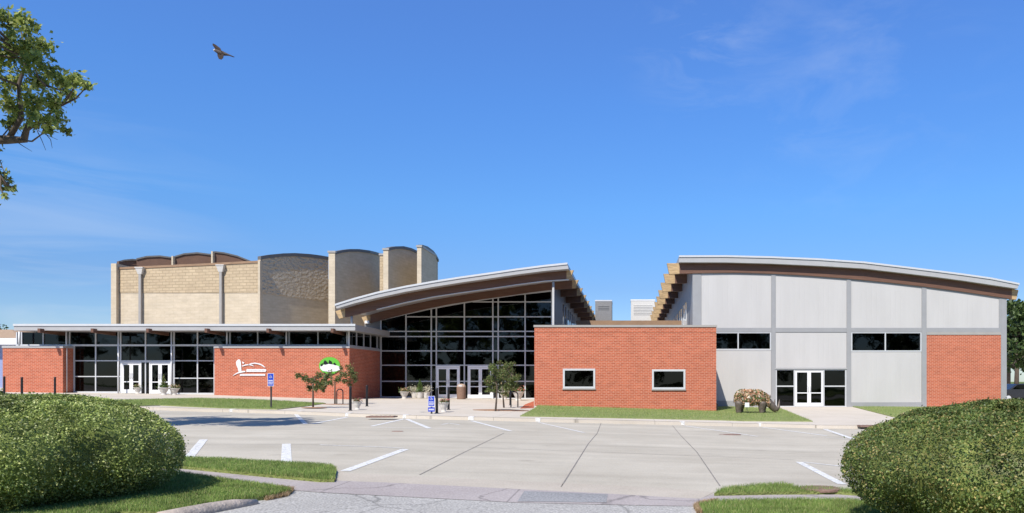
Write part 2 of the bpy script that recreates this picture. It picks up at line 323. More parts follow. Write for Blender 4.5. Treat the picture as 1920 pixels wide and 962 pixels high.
class MB:
    def __init__(s): s.v = []; s.f = []
    def add(s, vs, fs):
        b = len(s.v); s.v += [tuple(v) for v in vs]; s.f += [tuple(i + b for i in f) for f in fs]; return s
    def box(s, x0, x1, y0, y1, z0, z1):
        x0, x1 = sorted((x0, x1)); y0, y1 = sorted((y0, y1)); z0, z1 = sorted((z0, z1))
        return s.add([(x0,y0,z0),(x1,y0,z0),(x1,y1,z0),(x0,y1,z0),(x0,y0,z1),(x1,y0,z1),(x1,y1,z1),(x0,y1,z1)],
                     [(0,3,2,1),(4,5,6,7),(0,1,5,4),(1,2,6,5),(2,3,7,6),(3,0,4,7)])
    def bpx(s, px0, px1, py0, py1, D, th=.1):
        """box whose front face, at depth D, spans that part of the facade"""
        return s.box(X(px0, D), X(px1, D), D, D + th, Z(py0, D), Z(py1, D))
    def prism(s, prof, y0, y1):
        """prof: list of (x, z) outline, extruded in y; convex or fan-safe strips only"""
        n = len(prof); vs = [(x, y0, z) for x, z in prof] + [(x, y1, z) for x, z in prof]
        fs = [tuple(range(n)), tuple(reversed(range(n, 2 * n)))] + [(i, i + n, (i + 1) % n + n, (i + 1) % n) for i in range(n)]
        return s.add(vs, fs)
    def strip(s, top, bot, y0, y1):
        """solid between two polylines of (x, z) with equal counts, extruded in y"""
        n = len(top); vs = []
        for y in (y0, y1):
            vs += [(x, y, z) for x, z in top] + [(x, y, z) for x, z in bot]
        fs = []
        for i in range(n - 1):
            fs += [(i, n + i, n + i + 1, i + 1), (2*n+i, 2*n+i+1, 3*n+i+1, 3*n+i),
                   (i, i+1, 2*n+i+1, 2*n+i), (n+i, 3*n+i, 3*n+i+1, n+i+1)]
        fs += [(0, 2*n, 3*n, n), (n-1, 2*n-1, 4*n-1, 3*n-1)]
        return s.add(vs, fs)
    def tube(s, pts, rs, n=8):
        pts = [Vector(p) for p in pts]
        if not hasattr(rs, '__len__'): rs = [rs] * len(pts)
        b = len(s.v); up0 = None
        for i, p in enumerate(pts):
            d = (pts[min(i + 1, len(pts) - 1)] - pts[max(i - 1, 0)])
            d = d.normalized() if d.length > 1e-9 else Vector((0, 0, 1))
            if up0 is None:
                up0 = Vector((1, 0, 0)) if abs(d.x) < .9 else Vector((0, 1, 0))
            a = (up0 - d * up0.dot(d)).normalized(); up0 = a; c = d.cross(a)
            for k in range(n):
                t = 2 * math.pi * k / n; s.v.append(tuple(p + (a * math.cos(t) + c * math.sin(t)) * rs[i]))
        m = len(pts)
        for i in range(m - 1):
            for k in range(n): s.f.append((b+i*n+k, b+i*n+(k+1)%n, b+(i+1)*n+(k+1)%n, b+(i+1)*n+k))
        s.f.append(tuple(b + k for k in reversed(range(n)))); s.f.append(tuple(b + (m-1)*n + k for k in range(n)))
        return s
    def lathe(s, prof, c=(0, 0, 0), n=20, sx=1, sy=1):
        b = len(s.v); m = len(prof)
        for r, z in prof:
            for k in range(n):
                t = 2 * math.pi * k / n; s.v.append((c[0] + r * sx * math.cos(t), c[1] + r * sy * math.sin(t), c[2] + z))
        for i in range(m - 1):
            for k in range(n): s.f.append((b+i*n+k, b+i*n+(k+1)%n, b+(i+1)*n+(k+1)%n, b+(i+1)*n+k))
        s.f.append(tuple(b + k for k in reversed(range(n)))); s.f.append(tuple(b + (m-1)*n + k for k in range(n)))
        return s
    def build(s, name, mat, parent=None, smooth=False, bevel=0, label=None, normals=True):
        me = bpy.data.meshes.new(name)
        if parent is not None: off = wloc(parent)
        else:
            a = np.array(s.v); off = Vector(((a[:, 0].min() + a[:, 0].max()) / 2, (a[:, 1].min() + a[:, 1].max()) / 2, a[:, 2].min()))
        me.from_pydata([(v[0]-off.x, v[1]-off.y, v[2]-off.z) for v in s.v], [], s.f)
        o = bpy.data.objects.new(name, me); C.objects.link(o)
        if parent is not None: o.parent = parent
        else: o.location = off
        if normals:
            bm = bmesh.new(); bm.from_mesh(me); bmesh.ops.recalc_face_normals(bm, faces=bm.faces); bm.to_mesh(me); bm.free()
        me.materials.append(M[mat] if isinstance(mat, str) else mat)
        if smooth: me.polygons.foreach_set('use_smooth', [True] * len(me.polygons))
        if bevel:
            bv = o.modifiers.new('bevel', 'BEVEL'); bv.width = bevel; bv.segments = 2; bv.limit_method = 'ANGLE'
        if label: o['label'] = label
        return o

def wall(mb, x0, x1, z0, z1, y0, y1, holes):
    """a wall slab with rectangular openings (x0,x1,z0,z1), one clean skin"""
    xs = sorted({x0, x1} | {h[0] for h in holes} | {h[1] for h in holes}); zs = sorted({z0, z1} | {h[2] for h in holes} | {h[3] for h in holes})
    xs = [x for x in xs if x0 <= x <= x1]; zs = [z for z in zs if z0 <= z <= z1]
    def solid(i, j):
        if i < 0 or j < 0 or i >= len(xs) - 1 or j >= len(zs) - 1: return False
        cx = (xs[i] + xs[i+1]) / 2; cz = (zs[j] + zs[j+1]) / 2
        return not any(h[0] < cx < h[1] and h[2] < cz < h[3] for h in holes)
    for i in range(len(xs) - 1):
        for j in range(len(zs) - 1):
            if not solid(i, j): continue
            a, b, c, d = xs[i], xs[i+1], zs[j], zs[j+1]
            mb.add([(a,y0,c),(b,y0,c),(b,y0,d),(a,y0,d)], [(0,1,2,3)]); mb.add([(a,y1,c),(b,y1,c),(b,y1,d),(a,y1,d)], [(3,2,1,0)])
            if not solid(i-1, j): mb.add([(a,y0,c),(a,y0,d),(a,y1,d),(a,y1,c)], [(0,1,2,3)])
            if not solid(i+1, j): mb.add([(b,y0,c),(b,y1,c),(b,y1,d),(b,y0,d)], [(0,1,2,3)])
            if not solid(i, j-1): mb.add([(a,y0,c),(a,y1,c),(b,y1,c),(b,y0,c)], [(0,1,2,3)])
            if not solid(i, j+1): mb.add([(a,y0,d),(b,y0,d),(b,y1,d),(a,y1,d)], [(0,1,2,3)])
    return mb

def ground_sheet(name, pts, lvl, mat, th=0.0, parent=None, kind='structure', dome=0):
    """polygon on the ground that follows the fall of the land; th > 0 gives it sides (a kerb)"""
    bm = bmesh.new(); vs = [bm.verts.new((x, y, 0)) for x, y in pts]; bm.faces.new(vs)
    for gx in GX[1:-1]:
        bmesh.ops.bisect_plane(bm, geom=bm.verts[:] + bm.edges[:] + bm.faces[:], plane_co=(gx, 0, 0), plane_no=(1, 0, 0))
    bmesh.ops.triangulate(bm, faces=bm.faces[:])
    bmesh.ops.recalc_face_normals(bm, faces=bm.faces)
    if bm.faces and sum(f.normal.z for f in bm.faces) < 0: bmesh.ops.reverse_faces(bm, faces=bm.faces[:])
    if th:
        r = bmesh.ops.extrude_face_region(bm, geom=bm.faces[:])
        top = {v for v in r['geom'] if isinstance(v, bmesh.types.BMVert)}
        for v in bm.verts: v.co.z = G(v.co.x) + lvl - (0 if v in top else th)
        bmesh.ops.recalc_face_normals(bm, faces=bm.faces)
    else:
        for v in bm.verts: v.co.z = G(v.co.x) + lvl
    me = bpy.data.meshes.new(name)
    c = Vector((sum(p[0] for p in pts) / len(pts), sum(p[1] for p in pts) / len(pts), 0))
    if abs(c.x) > 200: c.x = 0
    off = wloc(parent) if parent else c
    for v in bm.verts: v.co -= off
    bm.to_mesh(me); bm.free(); me.materials.append(M[mat])
    o = bpy.data.objects.new(name, me); C.objects.link(o)
    if parent: o.parent = parent
    else: o.location = c
    if kind: o['kind'] = kind
    return o
def PP(lst, lvl): return [P(x, y, lvl) for x, y in lst]

# ------------------------------------------------------------------ ground, road, pavements
RD = -.12
ground_sheet('ground', [(-400, -60), (400, -60), (400, 700), (-400, 700)], -.20, 'field')
kerb_px = [(325, 770), (435, 773), (560, 777), (652, 781), (760, 784.5), (883, 788), (1008, 791), (1279, 797), (1426, 800), (1544, 803.5)]
kerb = PP(kerb_px, RD)
kerb = [(-120, 36), (-45, 33.2)] + kerb + [(14, 27.6), (60, 26), (120, 25)]
near_edge = PP([(348, 860), (493, 867), (628, 876), (647, 887), (967, 902), (1250, 915), (1339, 923), (1385, 913), (1467, 907), (1570, 909)], RD)
near_edge = [(-120, 8.7), (120, 8.7)]   # runs on under the pavement slabs
ground_sheet('road', kerb + near_edge[::-1], RD, 'road')
# far pavement and plaza, a real kerb step above the road, running under the buildings
ground_sheet('plaza', kerb + [(120, 95), (-120, 95)], 0.0, 'plaza', .16)
# kerb stone line: a slightly different concrete with a lip
kin = [(x, y + .18) for x, y in kerb]
ground_sheet('kerb', kerb[1:-1] + kin[1:-1][::-1], .006, 'apron')
# near side
walk_top = PP([(343, 876), (430, 884), (500, 891), (627, 901), (733, 905), (1133, 925), (1250, 932), (1311, 935), (1339, 926), (1450, 922), (1573, 921)], RD + .008)
walk_bot = PP([(333, 888), (430, 903), (547, 919), (600, 923), (967, 942), (1233, 948), (1300, 949), (1340, 942), (1488, 938), (1594, 938)], RD + .008)
apr = PP([(630, 876), (647, 886.7), (967, 901.7), (1250, 914.7), (1339, 922.7), (1311, 936.5), (1250, 933), (1133, 926), (733, 906), (627, 902)], RD + .004)
ground_sheet('driveway_apron', apr, RD + .004, 'apron')
ground_sheet('sidewalk', [(-60, 12.3), (-12, 12.0)] + walk_top + [(6, 10.6), (60, 10.4)] + [(60, 9.2), (6, 9.4)] + walk_bot[::-1] + [(-12, 10.8), (-60, 10.9)], RD + .008, 'walk')
ground_sheet('driveway', PP([(547, 918.5), (600, 922.5), (967, 941.5), (1233, 947.5), (1300, 948.5), (1316, 962)], RD + .006) + [(2.5, 9.0), (2.5, -30), (-7, -30), (-7, 9.2)] + PP([(430, 925), (500, 915)], RD + .006), RD + .003, 'asphalt')
ground_sheet('asphalt_patch', PP([(983, 920.5), (1140, 926.5), (1137, 942), (970, 940)], RD + .012), RD + .012, 'patch')
NL = RD + .05
strip_px = [(348, 859), (420, 861), (493, 866), (560, 869), (622, 873), (631, 880), (627, 899), (600, 899), (500, 890), (420, 882), (343, 874.5)]
strip = [(-30, 13.6)] + [(-9.5, 13.4)] + PP(strip_px, NL)[0:] + [(-9.5, 12.25), (-30, 12.3)]
lawn_l = [(-30, 10.8), (-9, 10.8)] + PP([(333, 887), (430, 902), (500, 911), (547, 919), (515, 928), (462, 935), (385, 946), (325, 960)], NL) + [(-5.6, 8.2), (-5.7, -5), (-30, -5)]
strip_r = PP([(1339, 924.5), (1358, 916), (1400, 911), (1467, 907), (1500, 914), (1570, 917)], NL) + [(6, 10.9)] + [(6, 10.75)] + PP([(1570, 922), (1450, 922.5)], NL)
lawn_r = PP([(1311, 948), (1340, 941), (1400, 939), (1488, 937.5), (1594, 938.5)], NL) + [(6, 9.35), (30, 9.3), (30, -5), (1.0, -5), (1.05, 7.5)] + PP([(1322, 962)], NL)
near_lawns = []
for nm, poly in (('verge', strip), ('verge', strip_r), ('lawn', lawn_l), ('lawn', lawn_r)):
    near_lawns.append(ground_sheet(nm, poly, NL, 'grassbase', .06))
FL = .03
far_lawns = [
    PP([(120, 757), (200, 750), (290, 748.2), (373, 746.5), (450, 748), (540, 752), (611, 756), (570, 761.5), (520, 767), (400, 764), (300, 759.5), (200, 762)], FL),
    PP([(975, 779.5), (1003, 765), (1010, 758), (1340, 761), (1464, 765.5), (1524, 789.5), (1350, 787), (1200, 784), (1080, 781.5)], FL),
    PP([(1597, 761.7), (1740, 763), (1905, 762), (1960, 762), (2100, 775), (2050, 795), (1900, 789), (1674, 781)], FL)]
for f in far_lawns: ground_sheet('lawn', f, FL, 'grass', .03)
ground_sheet('brick_paving', PP([(985, 758), (1001, 752), (1001, 765), (975, 766)], .006), .006, 'brick')

# painted lines, joints
def seg(name, a, b, wd, lvl, mat, px=True):
    if px: a = P(a[0], a[1], lvl); b = P(b[0], b[1], lvl)
    a = Vector(a); b = Vector(b); d = (b - a).normalized(); n = Vector((-d.y, d.x)) * wd / 2
    return ground_sheet(name, [tuple(a + n), tuple(b + n), tuple(b - n), tuple(a - n)], lvl, mat)
pl = RD + .006
for a, b, wd in [((555, 777), (573, 795), .15), ((586, 794.5), (652, 782), .14), ((697, 799), (758, 785.5), .14), ((762, 785.5), (805, 803), .16),
                 ((884, 789), (957, 808), .15), ((1010, 792), (1095, 811), .10), ((1282, 798), (1420, 818), .12), ((1429, 801), (1550, 817), .12),
                 ((1546, 804.5), (1600, 823), .16), ((827, 796), (842, 793.5), .08), ((842, 793.5), (862, 796.5), .08),
                 ((647, 883), (760, 842), .17), ((600, 834), (757, 840.5), .07), ((537, 832), (537, 868), .18), ((382, 824), (352, 860), .17),
                 ((1498, 866), (1580, 908), .16), ((1506, 866.2), (1585, 875), .09), ((700, 801), (860, 805), .05), ((1548, 820), (1600, 824), .06)]:
    seg('painted_line', a, b, wd, pl, 'paint')
for px, py in [(435, 773), (560, 776.8), (652, 781), (760, 784.5), (883, 788), (1008, 791), (1279, 797), (1426, 800)]:
    x, y = P(px, py, RD)
    ground_sheet('painted_kerb', [(x - .10, y - .006), (x + .10, y - .006), (x + .10, y + .30), (x - .10, y + .30)], .012, 'paint', .125)
for pts in ([(945, 812), (870, 848), (787, 890)], [(1127, 793), (1120, 812), (1103, 832), (1052, 913)], [(1261, 798), (1275, 815), (1307, 848), (1350, 911)], [(1600, 824), (1560, 812)]):
    for a, b in zip(pts[:-1], pts[1:]): seg('pavement_joint', a, b, .022, RD + .004, 'joint')
seg('pavement_joint', (330, 832), (600, 834), .02, RD + .004, 'joint')
seg('pavement_joint', (880, 838), (1490, 862), .02, RD + .004, 'joint')

# near-left kerb stone
kk = MB()
kp = [P(x, y, RD + .06) for x, y in ((480, 936), (440, 942), (395, 950), (340, 961), (300, 969))]
pr = [Vector((x, y, G(x) + RD - .01)) for x, y in kp]
kk.tube([v + Vector((0, 0, .02)) for v in pr], [.05, .09, .10, .105, .105], 10)
ko = kk.build('kerb_stone', 'stone', smooth=True)
tag(ko, 'weathered low kerb stone with broken end beside the driveway', 'kerb')

# iron covers
def cover(px, py, w_, d_, lvl, label, name, rnd=True):
    x, y = P(px, py, lvl); m = MB()
    if rnd: m.lathe([(w_/2, -.03), (w_/2, .0), (w_/2 - .02, .012), (w_*.3, .006), (.01, .012)], (x, y, G(x) + lvl), 24, 1, d_ / w_)
    else:
        m.box(x - w_/2, x + w_/2, y - d_/2, y + d_/2, G(x) + lvl - .04, G(x) + lvl + .01)
        for k in range(6):
            xx = x - w_/2 + w_ * (k + .5) / 6; m.box(xx - .02, xx + .02, y - d_*.4, y + d_*.4, G(x) + lvl + .01, G(x) + lvl + .018)
    tag(m.build(name, 'manhole'), label, 'cover')
cover(1538, 915.5, .62, .52, NL + .02, 'round rusty manhole cover in the narrow grass verge at right', 'manhole_cover')
cover(1368, 815, .75, .5, RD, 'rusty drain cover in the street in front of the glass doors', 'drain_cover')
cover(716, 780.5, 1.0, .5, .0, 'brownish tactile ramp plate on the plaza edge', 'ramp_plate', False)
cover(1632, 798, .9, .5, .0, 'reddish ramp plate at the pavement corner beside the right hedge', 'ramp_plate', False)
cover(745, 809, .35, .25, RD, 'small dark valve cover in the left street lane', 'valve_cover')

# ------------------------------------------------------------------ glazing helpers
def mullions(mb, D, xs, ys, wpx=3.0, th=.14, x_rng=None, y_rng=None):
    x0, x1 = x_rng or (min(xs), max(xs)); y0, y1 = y_rng or (min(ys), max(ys)); h = wpx / 2
    for x in xs: mb.box(X(x - h, D), X(x + h, D), D, D + th, Z(y1, D), Z(y0, D))
    for y in ys: mb.box(X(x0, D), X(x1, D), D + .003, D + th - .003, Z(y - h * .85, D), Z(y + h * .85, D))
    return mb
M['doorwhite_lit'] = simple('door_white_lit', (.84, .845, .85), .4, 0, .03, 3)  # white brightened for the hall doors, in place of sun that misses them
def door_leaf(parent, D, px0, px1, py0, py1, hinge, rail=None, mat='white'):
    """glazed door leaf: stiles and rails with a glass pane and a pull handle"""
    m = MB(); x0, x1, z0, z1 = X(px0, D), X(px1, D), Z(py1, D), Z(py0, D)
    s = .11; b = .24
    zr = z0 + (z1 - z0) * .38
    wall(m, x0, x1, z0, z1, D, D + .05, [(x0 + s, x1 - s, z0 + b, zr - .03), (x0 + s, x1 - s, zr + .03, z1 - s)])
    o = m.build('door', mat, parent)
    g = MB(); g.box(x0 + s, x1 - s, D + .02, D + .03, z0 + b, z1 - s); g.build('glass', 'glass', o)
    h = MB(); hx = x1 - .06 if hinge == 'l' else x0 + .06
    h.tube([(hx, D - .0, z0 + .95), (hx, D - .07, z0 + .97), (hx, D - .07, z0 + 1.25), (hx, D, z0 + 1.27)], .014, 6); h.build('handle', 'alu', o)
    return o

# ------------------------------------------------------------------ LEFT WING (lobby)
DB = 46.67; DG = 47.5; DE = 45.85
xl = X(5, DB); xr = X(655, DB)
wing = thing('lobby_wing', 'low lobby wing at left with flat metal roof, brick walls and two double doors', 'building', (X(400, DB), DB, G(X(400, DB))))
zc0, zc1 = Z(652.5, DB), Z(648.3, DB)
zb = -.5
# brick boxes
b1 = MB(); b1.box(xl, X(118, DB), DB, DG + .5, zb + .3, zc0); b1.build('brick_wall', 'brick', wing)
b2 = MB(); b2.box(X(402, DB), xr, DB, DG + .1, zb, zc0); b2.box(xr - .3, xr - .001, DG + .1, 52.38, zb, zc0)
b2.build('brick_wall', 'brick', wing)
cp = MB(); cp.box(xl - .03, X(118, DB) + .03, DB - .04, DG - .02, zc0 + .002, zc1); cp.build('coping', 'metal', wing)
cp = MB(); cp.box(X(402, DB) - .03, xr + .03, DB - .04, DG - .02, zc0 + .002, zc1); cp.box(xr - .33, xr + .03, DG - .018, 52.37, zc0 + .002, zc1); cp.build('coping', 'metal', wing)
# recessed header line in brick
bh_ = MB()
bh_.box(xl + .02, X(117, DB), DB - .012, DB - .001, zc0 - .22, zc0 - .20); bh_.build('brick_course', 'brick', wing); bh_ = MB(); bh_.box(X(403, DB), xr - .02, DB - .012, DB - .001, zc0 - .22, zc0 - .20); bh_.build('brick_course', 'brick', wing)
# clerestory + curtain wall frames at DG
ze = Z(619.6, 45.85) - .002
xs_all = [31, 40, 80.6, 130, 179, 226, 272.5, 326, 370, 431, 483, 542, 596, 659]
fr = MB()
for x in xs_all: fr.box(X(x - 1.05, DG), X(x + 1.05, DG), DG, DG + .14, Z(648.3, DG), ze)
fr.box(X(31, DG), X(660, DG), DG + .003, DG + .137, Z(648.5, DG) - .02, Z(645.8, DG))
clf = fr.build('clerestory_frame', 'alu', wing)
g = MB(); g.box(X(31, DG), X(660, DG), DG + .06, DG + .075, Z(646, DG), ze); g.build('pane', 'glass', clf)
fr = MB()
for x in (138.5, 179, 221, 226, 272.5, 321, 326, 370, 401.5): fr.box(X(x - 1.0, DG), X(x + 1.0, DG), DG + .001, DG + .14, .2, Z(648.6, DG))
for y, xa, xb in ((676.5, 138, 402), (706, 138, 226), (709.2, 326, 402), (678.5, 226, 326)):
    fr.box(X(xa, DG), X(xb, DG), DG + .004, DG + .136, Z(y + .9, DG), Z(y - .9, DG))
for xa, xb in ((138, 226), (326, 402)):
    fr.box(X(xa, DG), X(xb, DG), DG - .03, DG + .12, .3, G(X((xa + xb) / 2, DG)) + .10)
cwf = fr.build('curtain_wall_frame', 'alu', wing)
g = MB(); g.box(X(138, DG), X(402, DG), DG + .06, DG + .075, Z(679, DG), Z(648.6, DG))
for xa, xb in ((138, 226), (265, 279), (326, 402)): g.box(X(xa, DG), X(xb, DG), DG + .06, DG + .075, .3, Z(679, DG))
g.build('pane', 'glass', cwf)
for a, b in ((227, 265), (280, 320)):
    m = (a + b) / 2; f = MB()
    zg = G(X(m, DG))
    wall(f, X(a, DG), X(b, DG), zg, Z(678, DG), DG - .02, DG + .1, [(X(a + 1.6, DG), X(b - 1.6, DG), zg, Z(680.5, DG))])
    fo = f.build('door_frame', 'white', wing)
    yb = HY - (zg + .02 - EYE) * F / DG
    door_leaf(wing, DG, a + 1.8, m - .15, 681, yb, 'l'); door_leaf(wing, DG, m + .15, b - 1.8, 681, yb, 'r')
# thin steel posts in front of the clerestory
zf_post = Z(619.6, DE)
for x in (36, 124.5, 222, 321.5, 425.5, 537, 651):
    p = MB(); D_ = DB - .02 + .35; z0 = zc1 if (x < 118 or x > 402) else G(X(x, D_))
    p.tube([(X(x, D_), D_, z0), (X(x, D_), D_, zf_post)], .05, 8); p.build('post', 'white', wing, smooth=True)
# roof slab with fascia, tapered rafters
zt, zf = Z(608.3, DE), Z(619.6, DE)
rf = MB(); rf.box(X(26, DE), X(666, DE), DE, 60, zf, zt); rfo = rf.build('roof', 'metal', wing)
fc = MB(); fc.box(X(26, DE) - .02, X(666, DE) + .02, DE - .05, DE - .002, zt - .10, zt + .03); fc.build('drip_edge', 'alu', rfo)
for i, x in enumerate((78, 177, 280, 389, 504, 624)):
    r_ = MB(); xx = X(x, DE)
    r_.add([(xx, DE - .32, zf + .10), (xx + .16, DE - .32, zf + .10), (xx + .16, 51, zf), (xx, 51, zf), (xx, DE - .32, zf - .14), (xx + .16, DE - .32, zf - .14), (xx + .16, 51, zf - .36), (xx, 51, zf - .36)],
           [(0,1,2,3),(7,6,5,4),(4,5,1,0),(5,6,2,1),(6,7,3,2),(7,4,0,3)]); r_.build('rafter', 'wood', wing)
# right return glazing above the brick
rg = MB()
for d in (46.75, 48.0, 49.3, 50.6, 51.9): rg.box(xr - .12, xr - .02, d, d + .07, zc1, zf)
rg.box(xr - .119, xr - .021, 46.82, 52.3, zc1 + .002, zc1 + .06)
rgo = rg.build('side_window_frame', 'alu', wing); q = MB(); q.box(xr - .08, xr - .065, 46.8, 52.3, zc1, zf); q.build('pane', 'glass', rgo)
# interior and rear of wing
iw = MB(); iw.box(X(20, DB) , xr - .35, 57, 57.2, zb, zf - .01); iw.box(xl + .0, xl + .2, DG + .5, 60, zb, zf - .01); iw.build('interior_wall', 'inwall', wing)
for x in (150, 250, 350, 450, 560):
    c_ = MB(); c_.box(X(x, 53), X(x, 53) + .35, 53, 53.35, .2, zf - .01); c_.build('interior_column', 'grey', wing)
def table(px, D, w_, label, grp):
    x = X(px, D); z = G(x)
    t = thing('table', label, 'table', (x, D, z), grp)
    m = MB(); m.box(x - w_/2, x + w_/2, D - .4, D + .4, z + .70, z + .75); m.build('table_top', 'tanpanel', t)
    for sx in (-1, 1):
        for sy in (-1, 1):
            l_ = MB(); l_.tube([(x + sx * (w_/2 - .08), D + sy * .33, z), (x + sx * (w_/2 - .08), D + sy * .33, z + .70)], .025, 6); l_.build('leg', 'alu', t)
table(345, 48.9, 1.5, 'long wooden table just inside the lobby glass, right of the double doors', 'tables inside the lobby')
table(384, 49.3, 1.0, 'shorter wooden table inside the lobby glass next to the brick wall', 'tables inside the lobby')

# white emblem on the brick wall: feather shape, two arcs, two lettered bars
def pxpoly(pts, D, d0, d1, cx, cy, s):
    return [(X(cx + x / s, D), Z(cy + y / s, D)) for x, y in pts]
em = thing('wall_emblem', 'white emblem of feather, sweeping arcs and lettered bars on the left brick wall', 'sign', (X(470, DB), DB, Z(706, DB)))
def empart(name, ptsz, mat, par, d0=.045, d1=.005):
    # coordinates in a 6x enlargement of the photograph starting at (400, 650)
    bm = bmesh.new(); vs = [bm.verts.new((X(400 + x / 6, DB), DB - d0, Z(650 + y / 6, DB))) for x, y in ptsz]
    bm.faces.new(vs); r = bmesh.ops.extrude_face_region(bm, geom=bm.faces[:])
    for v in r['geom']:
        if isinstance(v, bmesh.types.BMVert): v.co.y = DB - d1
    bmesh.ops.triangulate(bm, faces=bm.faces[:]); bmesh.ops.recalc_face_normals(bm, faces=bm.faces)
    off = wloc(par); me = bpy.data.meshes.new(name)
    for v in bm.verts: v.co -= off
    bm.to_mesh(me); bm.free(); me.materials.append(M[mat]); o = bpy.data.objects.new(name, me); C.objects.link(o); o.parent = par
    return o
empart('feather', [(275, 150), (290, 143), (305, 150), (313, 175), (316, 215), (320, 275), (350, 272), (365, 275), (362, 285), (320, 292), (270, 305), (225, 328), (222, 325), (262, 297), (290, 285), (278, 240), (262, 205), (260, 170)], 'white', em)
empart('flag', [(328, 166), (352, 180), (340, 196), (330, 186)], 'white', em)
empart('arc', [(325, 215), (365, 200), (410, 197), (440, 203), (462, 225), (440, 215), (405, 208), (370, 212), (330, 224)], 'white', em)
empart('arc', [(395, 200), (430, 185), (470, 180), (520, 188), (560, 207), (588, 235), (575, 232), (545, 212), (505, 198), (465, 192), (425, 196), (400, 204)], 'white', em)
bar1 = empart('letter_bar', [(378, 252), (590, 252), (600, 266), (590, 284), (374, 284)], 'white', em)
bar2 = empart('letter_bar', [(308, 308), (586, 308), (586, 328), (300, 328)], 'white', em)
gl = MB(); random.seed(3)
x_ = 392
while x_ < 575:
    w_ = random.choice((6, 8, 9)); gl.box(X(400 + x_/6, DB), X(400 + (x_ + w_*.45)/6, DB), DB - .050, DB - .046, Z(650 + 274/6, DB), Z(650 + 262/6, DB)); x_ += w_ + random.choice((3, 3, 7))
gl.build('lettering', 'grey', bar1); gl = MB(); x_ = 318
while x_ < 575:
    w_ = random.choice((5, 6, 8)); gl.box(X(400 + x_/6, DB), X(400 + (x_ + w_*.45)/6, DB), DB - .050, DB - .046, Z(650 + 323/6, DB), Z(650 + 314/6, DB)); x_ += w_ + random.choice((3, 3, 7))
gl.build('lettering', 'grey', bar2)
# round green sign
gs = thing('round_sign', 'round bright green sign with a white oval and dark leaf shapes above the small trees', 'sign', (X(617, DB), DB, Z(686, DB)))
def disc(cx, cy, rx, ry, n=40): return [(cx + rx * math.cos(2*math.pi*k/n), cy + ry * math.sin(2*math.pi*k/n)) for k in range(n)]
empart('backing_disc', disc(1312, 215, 118, 97), 'green', gs, .07, .005)
empart('white_panel', [(1205, 215), (1250, 205), (1300, 195), (1370, 205), (1430, 225), (1428, 262), (1380, 278), (1300, 284), (1235, 272), (1212, 250)], 'white', gs, .085, .071)
for pts in ([(1240, 190), (1260, 150), (1290, 175), (1300, 195), (1265, 205)], [(1300, 190), (1310, 150), (1340, 170), (1345, 200)], [(1350, 195), (1372, 178), (1392, 205), (1375, 212)], [(1210, 205), (1235, 185), (1240, 212), (1215, 225)]):
    empart('leaf_shape', pts, 'black', gs, .09, .0865)

# ------------------------------------------------------------------ THEATRE behind
th = thing('theatre_block', 'tall tan masonry theatre with scalloped fan walls rising behind the low wing', 'building', (X(400, 76), 76, 0))
def vpanel(name, pA, pB, tops, zbot, mat, parent, thick=.35, zmid=None, matlow=None, cap=.28, capmat='capdark'):
    """upright panel from plan point pA to pB; tops = list of (t, z) along it"""
    A = Vector((pA[0], pA[1], 0)); B = Vector((pB[0], pB[1], 0)); d = B - A; nrm = Vector((d.y, -d.x, 0)).normalized()
    def mk(zlo_list, zhi_list, nm, mt, push=0.0, t_=thick, par=parent):
        m = MB(); n = len(tops); vs = []
        for off in (-push, t_):
            for (t, _), zl, zh in zip(tops, zlo_list, zhi_list):
                p = A + d * t - nrm * off; vs.append((p.x, p.y, zl)); vs.append((p.x, p.y, zh))
        fs = []
        for i in range(n - 1):
            a = 2 * i; b = 2 * n + 2 * i
            fs += [(a, a+2, a+3, a+1), (b, b+1, b+3, b+2), (a+1, a+3, b+3, b+1), (a, b, b+2, a+2)]
        fs += [(0, 1, 2*n+1, 2*n), (2*n-2, 4*n-2, 4*n-1, 2*n-1)]
        m.add(vs, fs); return m.build(nm, mt, par)
    zs = [z for _, z in tops]; n = len(zs)
    if zmid is not None:
        zm = zmid if hasattr(zmid, '__len__') else [zmid] * n
        up = mk(zm, zs, name, mat, .05); mk([zbot] * n, [z - .001 for z in zm], name, matlow)
    else: up = mk([zbot] * n, zs, name, mat)
    if cap: mk([z + .002 for z in zs], [z + cap for z in zs], 'parapet_cap', capmat, .12)
    return up
def TP(px, D): return (X(px, D), D)
def arc(pA, pB, pts):
    """pts: (px, py) of the top edge -> (t, z) on the plan line A-B"""
    out = []
    A = Vector(pA); B = Vector(pB)
    for px, py in pts:
        k = (px - VX) / F  # x = k*y
        dx, dy = B.x - A.x, B.y - A.y
        t = (k * A.y - A.x) / (dx - k * dy); y = A.y + dy * t
        out.append((t, Z(py, y)))
    return out
# lit front wall
A_, B_ = TP(222, 78.5), TP(486, 75.2)
vpanel('front_wall', A_, B_, arc(A_, B_, [(222, 505.5), (300, 502), (400, 497.5), (486, 493)]), 3, 'blocksplit', th, zmid=[Z(549, 78.5), Z(549, 77.5), Z(549, 76.2), Z(549, 75.2)], matlow='block', cap=.22, capmat='tanpanel')
fin = MB(); fin.box(X(208, 78), X(218, 78), 78, 96, 2, Z(494, 78)); fin.build('fin_wall', 'block', th)
fin = MB(); fin.box(X(219, 78.6), X(223, 78.6), 78.6, 95, 2, Z(490, 78.6)); fin.build('fin_wall', 'rust', th)
